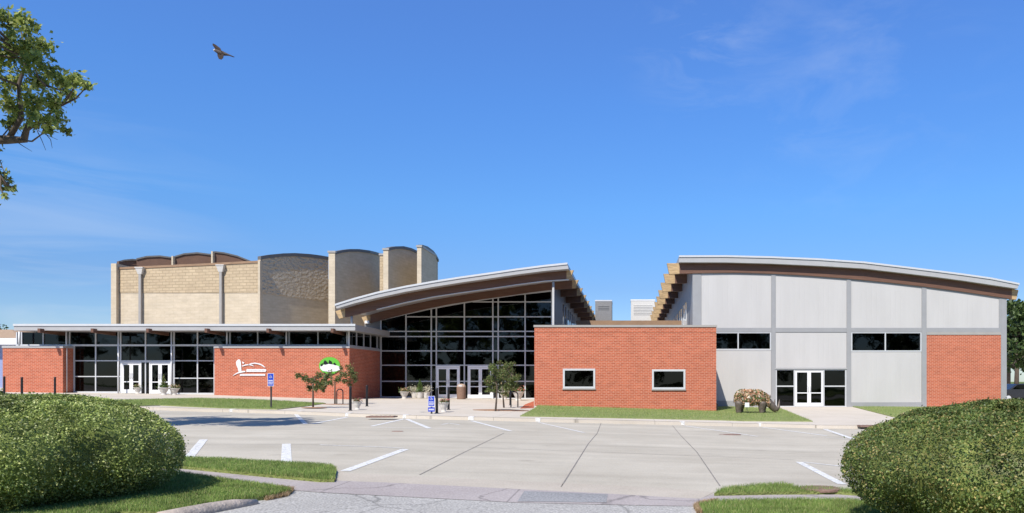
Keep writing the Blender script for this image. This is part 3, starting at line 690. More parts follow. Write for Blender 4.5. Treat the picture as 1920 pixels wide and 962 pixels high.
# brown scalloped back parapets
for a, b, D0, pts in ((221, 262, 84, [(221, 493), (232, 490), (248, 488.5), (262, 490)]), (256, 330, 85, [(256, 487.5), (275, 483), (300, 482), (330, 486)]),
                  (328, 402, 86, [(328, 483), (345, 478), (370, 476), (402, 480)]), (402, 470, 87, [(402, 474), (420, 476), (445, 482), (470, 492)])):
    A_, B_ = TP(a, D0), TP(b, D0 + 1.5)
    vpanel('scalloped_parapet', A_, B_, arc(A_, B_, pts), 6, 'rust', th, cap=.18)
    if a < 320: continue
    e_ = MB(); e_.box(A_[0] - .16, A_[0] + .02, D0 - .4, D0 + 3, 6, arc(A_, B_, pts)[0][1] + .12); e_.build('fin_wall', 'block', th)
# corner strip + rough stone panel
fin = MB(); fin.box(X(483.5, 75), X(487.5, 75), 75, 76, 3, Z(489, 75)); fin.build('fin_wall', 'block', th)
A_ = TP(487.6, 75.3); B_ = TP(615, 83.2)
tp = arc(A_, B_, [(487.6, 487), (505, 484), (530, 481.5), (552, 480.8), (580, 482.5), (600, 485), (615, 487.5)])
vpanel('stone_panel', A_, B_, tp, 3, 'stoneface', th, zmid=Z(549, 75), matlow='block', cap=.35)
def finpx(a, b, D, py, mat='block', dep=6, py1=None):
    m = MB(); m.box(X(a, D), X(b, D), D, D + dep, 3, Z(py, D)); m.build('fin_wall', mat, th)
    m = MB(); m.box(X(a, D) - .08, X(b, D) + .08, D - .08, D + dep, Z(py, D) + .002, Z(py, D) + .2); m.build('parapet_cap', 'coping', th)
finpx(616, 628, 77, 474)
A_, K_, B_ = TP(628.2, 77.2), TP(692, 83), TP(713, 87.5)
vpanel('fan_wall', A_, K_, arc(A_, K_, [(628.2, 477), (640, 474), (655, 472), (672, 472), (692, 474.5)]), 3, 'block', th)
vpanel('fan_wall', K_, B_, arc(K_, B_, [(692, 474.5), (703, 477), (713, 480)]), 3, 'block', th)
finpx(712, 719, 79, 479, 'blocksplit')
finpx(718.6, 728, 77.5, 469)
A_, B_ = TP(728, 77.6), TP(783, 84)
vpanel('fan_wall', A_, B_, arc(A_, B_, [(728, 469.5), (740, 467), (755, 466.5), (770, 470), (783, 476)]), 3, 'block', th)
finpx(782, 790, 77.5, 463.5)
A_, B_ = TP(790, 77.6), TP(821, 87)
vpanel('fan_wall', A_, B_, arc(A_, B_, [(790, 464), (800, 467), (811, 475), (817, 483), (821, 491)]), 3, 'block', th)
# body of the block behind the panels
bd = MB(); bd.add([(X(224, 80), 80.5, 3), (X(480, 80), 79.5, 3), (X(610, 85), 86, 3), (X(815, 89), 90, 3), (X(815, 88) - 2, 105, 3), (X(224, 80), 105, 3)] +
       [(X(224, 80), 80.5, 12.6), (X(480, 80), 79.5, 12.6), (X(610, 85), 86, 13.2), (X(815, 89), 90, 13.2), (X(815, 88) - 2, 105, 13.2), (X(224, 80), 105, 12.6)],
       [(0,1,7,6),(1,2,8,7),(2,3,9,8),(3,4,10,9),(4,5,11,10),(5,0,6,11),(6,7,8,9,10,11)]); bd.build('main_block', 'block', th)
for px, D, py in ((265, 77.8, 503.5), (416, 75.9, 499)):
    s_ = MB(); x = X(px, D); z = Z(py, D)
    s_.add([(x-.38, D-.42, z), (x+.38, D-.42, z), (x+.38, D+.1, z), (x-.38, D+.1, z), (x-.2, D-.3, z-.62), (x+.2, D-.3, z-.62), (x+.2, D+.1, z-.62), (x-.2, D+.1, z-.62)], [(0,1,2,3),(7,6,5,4),(4,5,1,0),(5,6,2,1),(6,7,3,2),(7,4,0,3)])
    s_.box(x - .42, x + .42, D - .46, D + .1, z + .002, z + .1)
    so = s_.build('rain_hopper', 'concwhite', th)
    s_ = MB(); s_.box(x - .12, x + .12, D - .28, D - .06, 3, z - .6); s_.build('downspout', 'coping', th)

# ------------------------------------------------------------------ GLASS HALL (centre)
DH = 52.4
hall = thing('glass_hall', 'tall glass fronted hall with curved metal roof on laminated wood beams in the middle', 'building', (X(860, DH), DH, .3))
topH = [(628, 571.5), (665, 560), (706, 549), (760, 537.5), (812, 528.3), (865, 520), (918, 512.6), (970, 505), (1020, 498.5), (1064, 494)]
botH = [(631, 578.5), (665, 568.5), (706, 558.6), (760, 547), (812, 538), (865, 529.5), (918, 522), (970, 514.5), (1020, 508), (1066, 504)]
DR = 46.9
top = [(X(a, DR), Z(b, DR)) for a, b in topH]; bot = [(X(a, DR), Z(b, DR)) for a, b in botH]
m = MB(); m.strip(top, bot, DR, 88); hr = m.build('roof', 'metal', hall)
m = MB(); m.strip([(x, z + .05) for x, z in top], [(x, z - .07) for x, z in top], DR - .05, DR - .002); m.build('drip_edge', 'alu', hr)
# wood beams across, each spanning under the roof, ends poking out
def curve_at(pts, x):
    return float(np.interp(x, [p[0] for p in pts], [p[1] for p in pts]))
def ext(pts, x):
    if x < pts[0][0]: a, b = pts[0], pts[1]
    elif x > pts[-1][0]: a, b = pts[-2], pts[-1]
    else: return curve_at(pts, x)
    return a[1] + (b[1] - a[1]) * (x - a[0]) / (b[0] - a[0])
b1 = [(644, 595.5), (706, 579.6), (760, 566.5), (812, 556), (865, 548), (918, 540.7), (970, 533), (1020, 526.5), (1066, 523.5)]
b1w = [(X(a, 47.6), Z(b, 47.6)) for a, b in b1]
def beam(D, xa, xb, topc, botc, parent, slant=.25, th_=.28, n=24, name='beam', ends=(0, 0)):
    full = (xa, xb)
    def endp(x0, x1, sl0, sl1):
        m = MB(); m.strip([(x0, ext(topc, x0) - .003), (x1, ext(topc, x1) - .003)], [(x0 + sl0, ext(botc, x0 + sl0)), (x1 - sl1, ext(botc, x1 - sl1))], D - .004, D + th_ + .004); return m.build('beam_end', 'woodsunlit', parent)
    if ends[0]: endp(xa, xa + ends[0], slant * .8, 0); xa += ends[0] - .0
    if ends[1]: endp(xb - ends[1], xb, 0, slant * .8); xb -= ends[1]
    if ends[0] or ends[1]: slant = 0
    T, B = [], []
    for i in range(n + 1):
        t = i / n; xt = xa + (xb - xa) * t; xbm = (xa + slant) + (xb - slant - xa - slant) * t
        T.append((xt, ext(topc, xt) - .003)); B.append((xbm, ext(botc, xbm)))
    # the stretch outside the roof has the sun painted in as paler wood: a piece of its own at each end
    m = MB(); m.strip(T, B, D, D + th_); o = m.build(name, 'wood', parent)
    return o
for i in range(9):
    D = 47.6 + 4.65 * i
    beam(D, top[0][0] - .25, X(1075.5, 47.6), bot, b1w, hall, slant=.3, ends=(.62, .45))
m = MB(); q = [(x, z) for x, z in b1w if x > b1w[0][0] + .3]; m.strip([(x, z - .003) for x, z in q], [(x, z - .045) for x, z in q], 47.58, 47.9); m.build('sunlit_edge', 'alu', hall)  # pale strip standing for sun on the first beam's lower edge
# glass front
xa, xb = X(713.5, DH), X(1036, DH)
gtop = [(713, 599.5), (760, 588.5), (812, 577.5), (865, 568), (918, 559.5), (970, 552), (1020, 546.5), (1040, 544.5)]
gt = [(X(a, DH), Z(b, DH)) for a, b in gtop]
fr = MB(); h = .043
def vert(px, y1=None, w_=h): 
    x = X(px, DH); z1 = ext(gt, x); fr.box(x - w_, x + w_, DH, DH + .16, .0, z1)
for px in (714, 761, 808.5, 818, 870.5, 924, 934, 984.5, 1034.5): vert(px)
for py, a in ((715, 714), (684.8, 714), (658, 714), (631, 714), (621.3, 714), (594, 763), (566, 880)):
    a2 = a
    zz = Z(py, DH)
    # start where the curve is above this line
    for q in range(714, 1035):
        if ext(gt, X(q, DH)) > zz + .05: a2 = max(a, q); break
    fr.box(X(a2, DH), X(1034.5, DH), DH + .004, DH + .156, zz - .038, zz + .038)
for a, b in ((714, 817), (927, 1034)):
    fr.box(X(a, DH), X(b, DH), DH - .02, DH + .15, -.1, G(X((a + b) / 2, DH)) + .08)
fr.strip([(x, z + .06) for x, z in gt], [(x, z - .06) for x, z in gt], DH - .01, DH + .17)
gf = fr.build('curtain_wall_frame', 'alu', hall)
pn = MB(); g2 = [(x, z) for x, z in gt]; pn.strip(g2, [(x, Z(686, DH)) for x, z in g2], DH + .07, DH + .085)
for a, b in ((714, 817), (862, 877), (927, 1034)): pn.box(X(a, DH), X(b, DH), DH + .07, DH + .085, .1, Z(686, DH) - .001)
pn.build('pane', 'glass', gf)
for a, b in ((809.7, 816.8), (925.4, 932.7)):   # dark box columns between mullion pairs
    m = MB(); x0, x1 = X(a, DH), X(b, DH); m.box(x0, x1, DH + .09, DH + .4, .0, ext(gt, x0)); m.build('column', 'dark', hall)
for a, b in ((817.5, 862), (877, 924)):
    mid = (a + b) / 2; zg = G(X(mid, DH)); f = MB()
    wall(f, X(a, DH), X(b, DH), zg, Z(686, DH), DH - .03, DH + .12, [(X(a + 2, DH), X(b - 2, DH), zg, Z(689, DH))]); f.build('door_frame', 'doorwhite_lit', hall)
    yb = HY - (zg + .02 - EYE) * F / DH
    door_leaf(hall, DH, a + 2.1, mid - .15, 689.3, yb, 'l', None, 'doorwhite_lit'); door_leaf(hall, DH, mid + .15, b - 2.1, 689.3, yb, 'r', None, 'doorwhite_lit')
# infill between glass top and roof soffit, grey wall left of glass, side wall
gx = [X(683, DH), X(700, DH)] + [p[0] for p in gt]
soff = [(x, ext(bot, x) - .005) for x in [X(p, DH) for p in (683, 713, 760, 812, 865, 918, 970, 1020, 1040)]]
low = [(x, (ext(gt, x) + .062)) for x, z in soff]; low[0] = (low[0][0], low[1][1])
m = MB(); m.strip(soff[1:], low[1:], DH + .02, DH + .14); m.build('soffit_infill', 'grey', hall)
m = MB(); m.strip([soff[0], (X(712.4, DH), soff[1][1])], [(soff[0][0], 0), (X(712.4, DH), 0)], DH + .03, DH + .3); m.build('wall', 'shadegrey', hall)
xs_ = X(1040, DH)
zro = ext(bot, xs_) - .01
sw = MB()
def yhole(y0, y1, z0, z1): return (y0, y1, z0, z1)
hs_ = [(58.5 + 4.65 * k, 62.6 + 4.65 * k, 5.0, 7.6) for k in range(5)]
tmp = MB(); wall(tmp, DH + .2, 88, 0, zro, 0, .25, hs_)
sw.v = [(xs_ - .25 + v[1], v[0], v[2]) for v in tmp.v]; sw.f = tmp.f; sw.build('side_wall', 'shadegrey', hall)
for (y0, y1, z0, z1) in hs_:
    f = MB(); f.box(xs_ - .05, xs_ + .03, y0, y0 + .1, z0, z1); f.box(xs_ - .05, xs_ + .03, y1 - .1, y1, z0, z1); f.box(xs_ - .05, xs_ + .035, y0, y1, z0 - .05, z0 + .08); f.box(xs_ - .05, xs_ + .03, (y0+y1)/2 - .05, (y0+y1)/2 + .05, z0, z1)
    fo = f.build('window', 'alu', hall); f = MB(); f.box(xs_ - .04, xs_ - .02, y0, y1, z0, z1); f.build('pane', 'sideglass', fo)
lw_ = MB(); lw_.box(X(683, DH), X(683, DH) + .25, DH + .3, 88, 0, ext(bot, X(683, DH)) - .01); lw_.build('side_wall', 'grey', hall)
m = MB(); m.strip(soff, [(x, 0) for x, z in soff], 76, 76.3); m.build('interior_wall', 'inwall', hall)
m = MB(); m.box(X(683, DH) + .3, xs_ - .3, 66, 75.9, 3.6, 3.9); m.build('mezzanine', 'inwall', hall)
for px in (760, 850, 940):
    m = MB(); m.tube([(X(px, 66.5), 66.5, 0), (X(px, 66.5), 66.5, 3.6)], .18, 10); m.build('interior_column', 'grey', hall)
# steel columns under the first beam
for px, py1 in ((1037.5, 760), (659.5, 608)):
    Dq = 47.75; x = X(px, Dq); m = MB(); z0 = G(x) if px > 900 else zt
    m.tube([(x, Dq, z0), (x, Dq, ext(b1w, x))], .075, 12); m.build('steel_column', 'metal', hall, smooth=True)
fl = MB(); x = X(691, DH); fl.box(x - .15, x + .15, DH - .35, DH + .03, Z(607, DH), Z(602, DH)); fl.build('floodlight', 'white', hall)

# ------------------------------------------------------------------ BRICK ANNEX (centre front)
DA = 40.0
an = thing('brick_annex', 'plain red brick box with two small windows and flat metal coping in the centre', 'building', (X(1172, DA), DA, 0))
x0, x1 = X(1002, DA), X(1343, DA); zt_ = Z(613.5, DA)
wins = [(X(1056.5, DA), X(1115, DA), Z(727.3, DA), Z(692.3, DA)), (X(1223.5, DA), X(1284, DA), Z(728.8, DA), Z(693.8, DA))]
m = MB(); wall(m, x0, x1, -.6, zt_, DA, DA + .35, wins); m.build('brick_wall', 'brick', an)
m = MB(); m.box(x0, x0 + .35, DA + .351, 52.3, -.6, zt_); m.box(x1 - .35, x1 - .001, DA + .351, 46.6, -.6, zt_); m.build('side_wall', 'brick', an)
m = MB(); m.box(x0 + .3, x1 - .3, DA + .3, 52.2, zt_ - .5, zt_ - .25); m.build('roof', 'coping', an)
m = MB(); wall(m, x0 - .04, x1 + .04, DA - .04, 52.2, 0, 1, []); m = MB()
m.box(x0 - .04, x1 + .04, DA - .04, DA + .4, zt_ + .002, Z(609.5, DA)); m.box(x0 - .04, x0 + .4, DA + .401, 52.2, zt_ + .002, Z(609.5, DA)); m.box(x1 - .4, x1 + .04, DA + .401, 46.6, zt_ + .002, Z(609.5, DA)); m.build('coping', 'coping', an)
m = MB(); m.box(x0 + .02, x1 - .02, DA - .012, DA - .001, zt_ - .28, zt_ - .20); m.build('brick_course', 'brick', an)
for a, b, c, d in wins:
    m = MB(); wall(m, a - .03, b + .03, c - .03, d + .03, DA - .03, DA + .10, [(a + .07, b - .07, c + .07, d - .07)]); wo = m.build('window', 'alu', an)
    m = MB(); m.box(a + .05, b - .05, DA + .05, DA + .06, c + .05, d - .05); m.build('pane', 'glass', wo)
    m = MB(); m.box(a - .06, b + .06, DA - .07, DA - .031, c - .09, c - .035); m.build('sill', 'coping', wo)
m = MB(); m.box(x0 + .4, x1 - .4, DA + 2.5, DA + 2.7, -.4, zt_ - .51); m.build('interior_wall', 'inwall', an)
m = MB(); m.tube([(x1 + .04, DA - .02, G(x1)), (x1 + .04, DA - .02, G(x1) + .42)], .045, 8); m.build('drain_pipe', 'black', an)
# linking roof parapet behind the annex
lk = MB(); lk.box(X(1080, 56), X(1284, 56), 56, 56.3, 2, Z(601, 56)); lko = lk.build('link_parapet', 'tanpanel')
tag(lko, 'low brown parapet wall on the link roof between the two curved roofs', 'wall')
def rtu(px0, px1, py, D, mat, label, topmat):
    x0, x1 = X(px0, D), X(px1, D); zt2 = Z(py, D); t = thing('rooftop_unit', label, 'air handler', ((x0 + x1) / 2, D, 4.0), 'rooftop units between the curved roofs')
    m = MB(); m.box(x0, x1, D, D + 3, 4.0, zt2 - .15); m.build('cabinet', mat, t)
    m = MB(); m.box(x0 - .03, x1 + .03, D - .03, D + 3.1, zt2 - .148, zt2); m.build('cover', topmat, t)
    m = MB()
    for k in range(7 if mat == 'concwhite' else 3): m.box(x0 + .3, x1 - .3, D - .04, D - .002, zt2 - .7 - k * .17, zt2 - .62 - k * .17)
    m.build('louvre', mat, t)
rtu(1116, 1147, 562.5, 80, simple('dull_grey', (.2, .195, .19), .6), 'grey rooftop unit with pale cap seen in the gap, near the left roof', 'alu')
rtu(1183, 1228, 561.5, 84, 'concwhite', 'wider white rooftop unit seen in the gap, near the right roof', 'white')

# ------------------------------------------------------------------ RIGHT HALL
DW = 46.67
ex = thing('exhibition_hall', 'large right hall with white ribbed panels, grey bands and a curved roof', 'building', (X(1590, DW), DW, 0))
topE = [(1273, 480.5), (1361, 480.3), (1446, 482.3), (1538, 486.3), (1620, 492), (1700, 501.5), (1752, 507.8), (1805, 514.5), (1858, 522), (1911, 532.5)]
botE = [(1273, 491.8), (1361, 492), (1446, 494.3), (1538, 498.5), (1620, 503.5), (1700, 512.8), (1752, 519), (1805, 526), (1858, 534), (1908, 541.3)]
DQ = 46.2
tE = [(X(a, DQ), Z(b, DQ)) for a, b in topE]; bE = [(X(a, DQ), Z(b, DQ)) for a, b in botE]
m = MB(); m.strip(tE, bE, DQ, 88); er = m.build('roof', 'metal', ex)
m = MB(); m.strip([(x, z + .05) for x, z in tE], [(x, z - .06) for x, z in tE], DQ - .05, DQ - .002); m.build('drip_edge', 'alu', er)
wt = [(1298, 509.5), (1370, 511), (1446, 513), (1520, 517), (1590, 522.3), (1660, 529), (1729, 536.7), (1810, 547.5), (1887, 559)]
wtw = [(X(a, DW), Z(b, DW)) for a, b in wt]
DBm = 46.56
bEb = [(X(1248, DBm), Z(514.5, DBm)), (X(1275, DBm), Z(513, DBm))] + [(X(a, DBm), Z(b, DBm)) for a, b in wt[1:]]
for i in range(9):
    D = DBm + 4.65 * i
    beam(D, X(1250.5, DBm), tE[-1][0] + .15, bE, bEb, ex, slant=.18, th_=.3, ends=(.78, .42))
def gz(px): return ext(wtw, X(px, DW))
# grey structure (columns and bands)
cols = [(1298.5, 1314.7), (1446, 1454.2), (1587.4, 1595.6), (1728, 1737), (1876.5, 1887)]
for a, b in cols:
    xx0, xx1 = X(a, DW), X(b, DW); m = MB(); m.strip([(xx0, ext(wtw, xx0) - .004), (xx1, ext(wtw, xx1) - .004)], [(xx0, -.5), (xx1, -.5)], DW - .04, DW + .3); m.build('pilaster', 'grey', ex)
xx0 = X(1873, DW); m = MB(); m.strip([(xx0, ext(wtw, xx0) - .004), (X(1876.4, DW), ext(wtw, X(1876.4, DW)) - .004)], [(xx0, Z(614.7, DW)), (X(1876.4, DW), Z(614.7, DW))], DW - .035, DW + .3); m.build('pilaster', 'grey', ex)
for (a, b) in ((1314.8, 1445.9), (1454.3, 1587.3), (1595.7, 1727.9), (1737.1, 1876.4)):
    m = MB(); m.box(X(a, DW), X(b, DW), DW - .035, DW + .3, Z(622.8, DW), Z(614.8, DW)); m.build('band', 'grey', ex)
for a, b, p in ((1314.8, 1445.9, 1), (1454.3, 1587.3, 1), (1595.7, 1727.9, 1), (1737.1, 1872.9, 1)):
    n = 8; xs2 = [X(a, DW) + (X(b, DW) - X(a, DW)) * k / n for k in range(n + 1)]
    m = MB(); m.strip([(x, ext(wtw, x) - .1) for x in xs2], [(x, Z(614.7, DW)) for x in xs2], DW, DW + .25); m.build('ribbed_panel', 'panel', ex)
    m = MB(); m.strip([(x, ext(wtw, x) - .004) for x in xs2], [(x, ext(wtw, x) - .1) for x in xs2], DW - .03, DW + .25); m.build('head_trim', 'grey', ex)
# lower bays
def ebox(a, b, c, d, nm, mat, d0=0.0, d1=.25):
    m = MB(); m.box(X(a, DW), X(b, DW), DW + d0, DW + d1, Z(d, DW), Z(c, DW)); return m.build(nm, mat, ex)
def ewin(a, b, c, d, muls):
    m = MB(); aa, bb, cc, dd = X(a, DW), X(b, DW), Z(d, DW), Z(c, DW); hl = []
    pts = [aa + .07] + sum([[X(q, DW) - .035, X(q, DW) + .035] for q in muls], []) + [bb - .07]
    for k in range(0, len(pts), 2): hl.append((pts[k], pts[k+1], cc + .08, dd - .06))
    wall(m, aa, bb, cc, dd, DW - .02, DW + .12, hl); wo = m.build('window', 'alu', ex)
    m = MB(); m.box(aa + .05, bb - .05, DW + .06, DW + .07, cc + .05, dd - .04); m.build('pane', 'glass', wo)
ewin(1315, 1445.8, 623, 656.5, [1384]); ewin(1595.8, 1727.8, 623, 659.5, [1660])
ebox(1315, 1445.8, 656.6, 751.5, 'ribbed_panel', 'panel'); ebox(1595.8, 1727.8, 659.6, 754.5, 'ribbed_panel', 'panel')
ebox(1315, 1445.8, 751.6, 790, 'base_trim', 'grey', -.03); ebox(1595.8, 1727.8, 754.6, 790, 'base_trim', 'grey', -.03)
ebox(1454.4, 1587.2, 622.9, 689.8, 'ribbed_panel', 'panel'); ebox(1452, 1588, 690, 692.3, 'lintel', 'metal', -.06)
ebox(1737.2, 1876.4, 628, 790, 'brick_wall', 'brick', -.02); ebox(1737.2, 1876.4, 622.9, 627.9, 'lintel', 'coping', -.05)
m = MB(); x0_, x1_ = X(1454.4, DW), X(1587.2, DW)
zg = G(x0_); zt3 = Z(692.4, DW)
def xx(p): return X(p, DW)
wall(m, x0_, x1_, zg - .1, zt3, DW - .01, DW + .13, [(xx(1456.5), xx(1488.3), zg + .06, Z(725.3, DW)), (xx(1456.5), xx(1488.3), Z(723, DW), zt3 - .06), (xx(1490.5), xx(1543.5), zg - .1, zt3 - .07), (xx(1545.7), xx(1584.6), zg + .06, Z(725.3, DW)), (xx(1545.7), xx(1584.6), Z(723, DW), zt3 - .06)])
so = m.build('storefront_frame', 'alu', ex)
m = MB(); m.box(xx(1456), xx(1489), DW + .05, DW + .06, zg, zt3 - .03); m.box(xx(1545), xx(1585), DW + .05, DW + .06, zg, zt3 - .03); m.build('pane', 'glass', so)
yb = HY - (zg + .02 - EYE) * F / DW
door_leaf(ex, DW - .02, 1491, 1517, 695, yb, 'l'); door_leaf(ex, DW - .02, 1517.3, 1543.2, 695, yb, 'r')
# interior backing, side wall with clerestory, rear
m = MB(); m.box(X(1315, DW), X(1880, DW), 54, 54.3, -.5, 6); m.build('interior_wall', 'inwall', ex)
for px in (1360, 1400, 1620, 1690):
    m = MB(); x = X(px, 50); m.tube([(x, 50, 4.2), (x + .8, 50, 2.8)], .06, 6); m.build('interior_brace', 'alu', ex)
xw = X(1298.5, DW); zr = ext(bE, xw) - .01
hs2 = [(51.3 + 4.65 * k, 55.0 + 4.65 * k, 4.6, 7.0) for k in range(7)]
tmp = MB(); wall(tmp, DW + .31, 88, -.5, zr, 0, .25, hs2)
m = MB(); m.v = [(xw + v[1], v[0], v[2]) for v in tmp.v]; m.f = tmp.f; m.build('side_wall', 'grey', ex)
for (y0, y1, z0, z1) in hs2:
    f = MB(); f.box(xw - .03, xw + .05, y0, y0 + .1, z0, z1); f.box(xw - .03, xw + .05, y1 - .1, y1, z0, z1); f.box(xw - .035, xw + .05, y0, y1, z0 - .05, z0 + .08); f.box(xw - .03, xw + .05, (y0+y1)/2 - .05, (y0+y1)/2 + .05, z0, z1)
    fo = f.build('window', 'alu', ex); f = MB(); f.box(xw + .01, xw + .03, y0, y1, z0, z1); f.build('pane', 'sideglass', fo)
m = MB(); m.box(X(1887, DW) - .3, X(1887, DW) - .002, DW + .31, 88, -.5, ext(bE, X(1887, DW)) - .05); m.build('side_wall', 'grey', ex)

# ------------------------------------------------------------------ neighbour building at far left
nb = thing('low_building', 'low neighbouring building with tan roof and white fascia at the far left edge', 'building', (X(-30, 62), 62, 1))
m = MB(); m.box(X(-200, 62), X(34, 62), 62, 72, .8, Z(646, 62)); m.build('wall', simple('blue_wall', (.22, .26, .42), .6), nb)
m = MB(); m.box(X(-200, 61), X(36, 61), 61, 73, Z(646, 61), Z(634, 61)); m.build('fascia', 'white', nb)
m = MB(); m.add([(X(-200, 61), 61, Z(633.8, 61)), (X(36, 61), 61, Z(633.8, 61)), (X(36, 61), 73, Z(633.8, 61)), (X(-200, 61), 73, Z(633.8, 61)), (X(-200, 61) + 2, 66, Z(618, 66)), (X(22, 66), 66, Z(618, 66)), (X(22, 66), 69, Z(618, 66)), (X(-200, 61) + 2, 69, Z(618, 66))], [(0,1,5,4),(1,2,6,5),(2,3,7,6),(3,0,4,7),(4,5,6,7),(3,2,1,0)]); m.build('roof', simple('tan_shingle', (.34, .24, .16), .9, 0, .2, 5), nb)

# ------------------------------------------------------------------ foliage
def leaves_mesh(name, cen, size, mat, parent=None, nrm=None, flat=.0, aspect=.5, core=None, dirs=None):
    """one small folded quad per leaf"""
    n = len(cen); cen = np.asarray(cen, dtype=np.float64)
    a = rng.normal(size=(n, 3)) if dirs is None else dirs + rng.normal(size=(n, 3)) * .5
    a /= np.linalg.norm(a, axis=1)[:, None]
    if nrm is None: u = rng.normal(size=(n, 3)); u[:, 2] += .8
    else: u = nrm + rng.normal(size=(n, 3)) * .85
    b = np.cross(a, u); b /= np.linalg.norm(b, axis=1)[:, None] + 1e-9
    nn = np.cross(b, a)
    s = size * rng.uniform(.6, 1.3, size=(n, 1))
    v = np.empty((n, 4, 3)); v[:, 0] = cen - a * s * .5; v[:, 1] = cen + b * s * aspect * .5 + nn * s * .08; v[:, 2] = cen + a * s * .5; v[:, 3] = cen - b * s * aspect * .5 + nn * s * .08
    verts = v.reshape(-1, 3); off = np.array(wloc(parent)) if parent else np.array([0, 0, 0.])
    nv = len(verts); cv = np.zeros((0, 3)); cf = []
    me = bpy.data.meshes.new(name)
    faces = np.arange(nv).reshape(-1, 4)
    if core is not None:
        cv, cf = core; cf = np.asarray(cf) + nv; verts = np.vstack([verts, cv]); faces = np.vstack([faces, cf])
    verts = verts - off
    me.vertices.add(len(verts)); me.vertices.foreach_set('co', verts.astype(np.float32).ravel())
    me.loops.add(faces.size); me.loops.foreach_set('vertex_index', faces.ravel().astype(np.int32))
    me.polygons.add(len(faces)); me.polygons.foreach_set('loop_start', np.arange(0, faces.size, 4, dtype=np.int32)); me.polygons.foreach_set('loop_total', np.full(len(faces), 4, dtype=np.int32))
    me.update(calc_edges=True); me.validate()
    me.materials.append(M[mat] if isinstance(mat, str) else mat)
    o = bpy.data.objects.new(name, me); C.objects.link(o)
    if parent: o.parent = parent
    return o

def clump_pts(c, r, n, sprays=9, sq=(1, 1, .8)):
    c = np.array(c); out = []
    k = max(3, sprays); per = max(1, n // k)
    for i in range(k):
        d = rng.normal(size=3); d /= np.linalg.norm(d); p = c + d * r * rng.uniform(.25, .95) * np.array(sq)
        out.append(p + rng.normal(size=(per, 3)) * r * .17)
    out.append(c + rng.normal(size=(n // 5, 3)) * r * .4)
    return np.vstack(out)

def tree(name, label, cat, base, trunk, clumps, leafsize, per, leaf='leaf_far', tr=.2, group=None, limbs=True, sprays=9, tw=.02, twigs=0, nodes=None):
    """trunk: list of points; clumps: (x, y, z, r). every clump is fed by a limb that leaves the trunk or a nearer clump"""
    t = thing(name, label, cat, base, group)
    m = MB(); n = len(trunk); rs = [tr * (1 - .65 * i / (n - 1)) for i in range(n)]; m.tube(trunk, rs, 10)
    T = [Vector(p) for p in trunk]
    if limbs:
        for c in clumps:
            cc = Vector(c[:3])
            cand = [p for p in T if p.z < cc.z + .3] or T[:1]
            s = min(cand[len(cand)//3:] or cand, key=lambda p: (p - cc).length)
            if nodes and c[0] > nodes[0].x - .5: s = min(nodes, key=lambda p: (p - cc).length + (1 if p.z > cc.z + .4 else 0))
            mid = s.lerp(cc, .5) + Vector((random.uniform(-.1, .1), random.uniform(-.1, .1), -.08)) * (cc - s).length
            r0 = max(tw, tr * .28 * min(1, (cc - s).length / 3 + .3)); r0 = min(r0, .03) if nodes else r0; m.tube([s, mid, cc], [r0, r0 * .65, tw * .5], 6)
            for _ in range(twigs):
                e = cc + Vector((random.gauss(0, 1), random.gauss(0, 1), random.gauss(0, .8))).normalized() * c[3] * .95; m.tube([mid.lerp(cc, .6), cc.lerp(e, .5), e], [tw * .6, tw * .4, tw * .2], 4)
    m.build('trunk', 'bark', t, smooth=True)
    pts = np.vstack([clump_pts(c[:3], c[3], int(per * (c[3] ** 2)), sprays) for c in clumps])
    leaves_mesh('crown', pts, leafsize, leaf, t)
    return t

# big tree whose limb hangs in at top left
DT = 18.5
def tpt(px, py, D=DT): return Vector((X(px, D), D, Z(py, D)))
vis = [(15, 38, 32), (50, 45, 26), (45, 75, 30), (82, 80, 22), (15, 100, 34), (60, 115, 30), (95, 130, 22), (25, 150, 34), (75, 155, 30), (115, 150, 22), (145, 150, 20), (165, 160, 13), (130, 170, 22),
       (20, 195, 30), (60, 195, 28), (100, 190, 26), (25, 230, 26), (75, 225, 26), (110, 225, 22), (125, 245, 13), (90, 243, 14), (5, 330, 15), (14, 350, 14), (8, 368, 9), (25, 355, 8)]
cl = []
for px, py, r in vis:
    D = DT + random.uniform(-1.2, 1.2); cl.append((X(px, D), D, Z(py, D), r * D / F))
for k in range(46):   # the crown out of frame to the left, which throws the shade on the street
    
    while True:
        D = random.uniform(13, 23); px = random.uniform(-460, -50); py = random.uniform(-120, 400)
        if 23.0 < D + .82 * Z(py, D) < 27.0: break
    cl.append((X(px, D), D, Z(py, D), random.uniform(.55, .95)))
for k in range(20):   # its right shoulder above the frame
    D = DT + random.uniform(-2, 0); px = random.uniform(-60, 20); py = random.uniform(-260, -60); cl.append((X(px, D), D, Z(py, D), random.uniform(.6, .9)))
bx = X(-300, DT); bz = G(bx)
trk = [Vector((bx, DT, bz - .2)), Vector((bx + .1, DT, 2.5)), Vector((bx - .1, DT, 4.5)), Vector((bx + .2, DT, 7)), Vector((bx, DT, 10)), Vector((bx + .3, DT, 12.5))]
cl = [c for c in cl if not (c[0] > X(-60, c[1]) and c[2] > Z(-20, c[1]))]
bt = tree('oak_tree', 'leafy branch of a big broadleaf tree hanging in at the top left corner', 'tree', (bx, DT, bz), trk, cl, .14, 1500, 'leaf_oak', .38, nodes=[tpt(*q) for q in ((-40, 264), (0, 262), (30, 262), (52, 235), (70, 200), (85, 160), (40, 220), (35, 160), (50, 110), (80, 225), (110, 200), (0, 330))], sprays=14, tw=.02, twigs=2)
m = MB(); m.tube([trk[2], tpt(-120, 330), tpt(-30, 262), tpt(15, 262), tpt(45, 262), tpt(52, 235), tpt(70, 200), tpt(85, 160)], [.2, .16, .13, .11, .09, .06, .04, .02], 8)
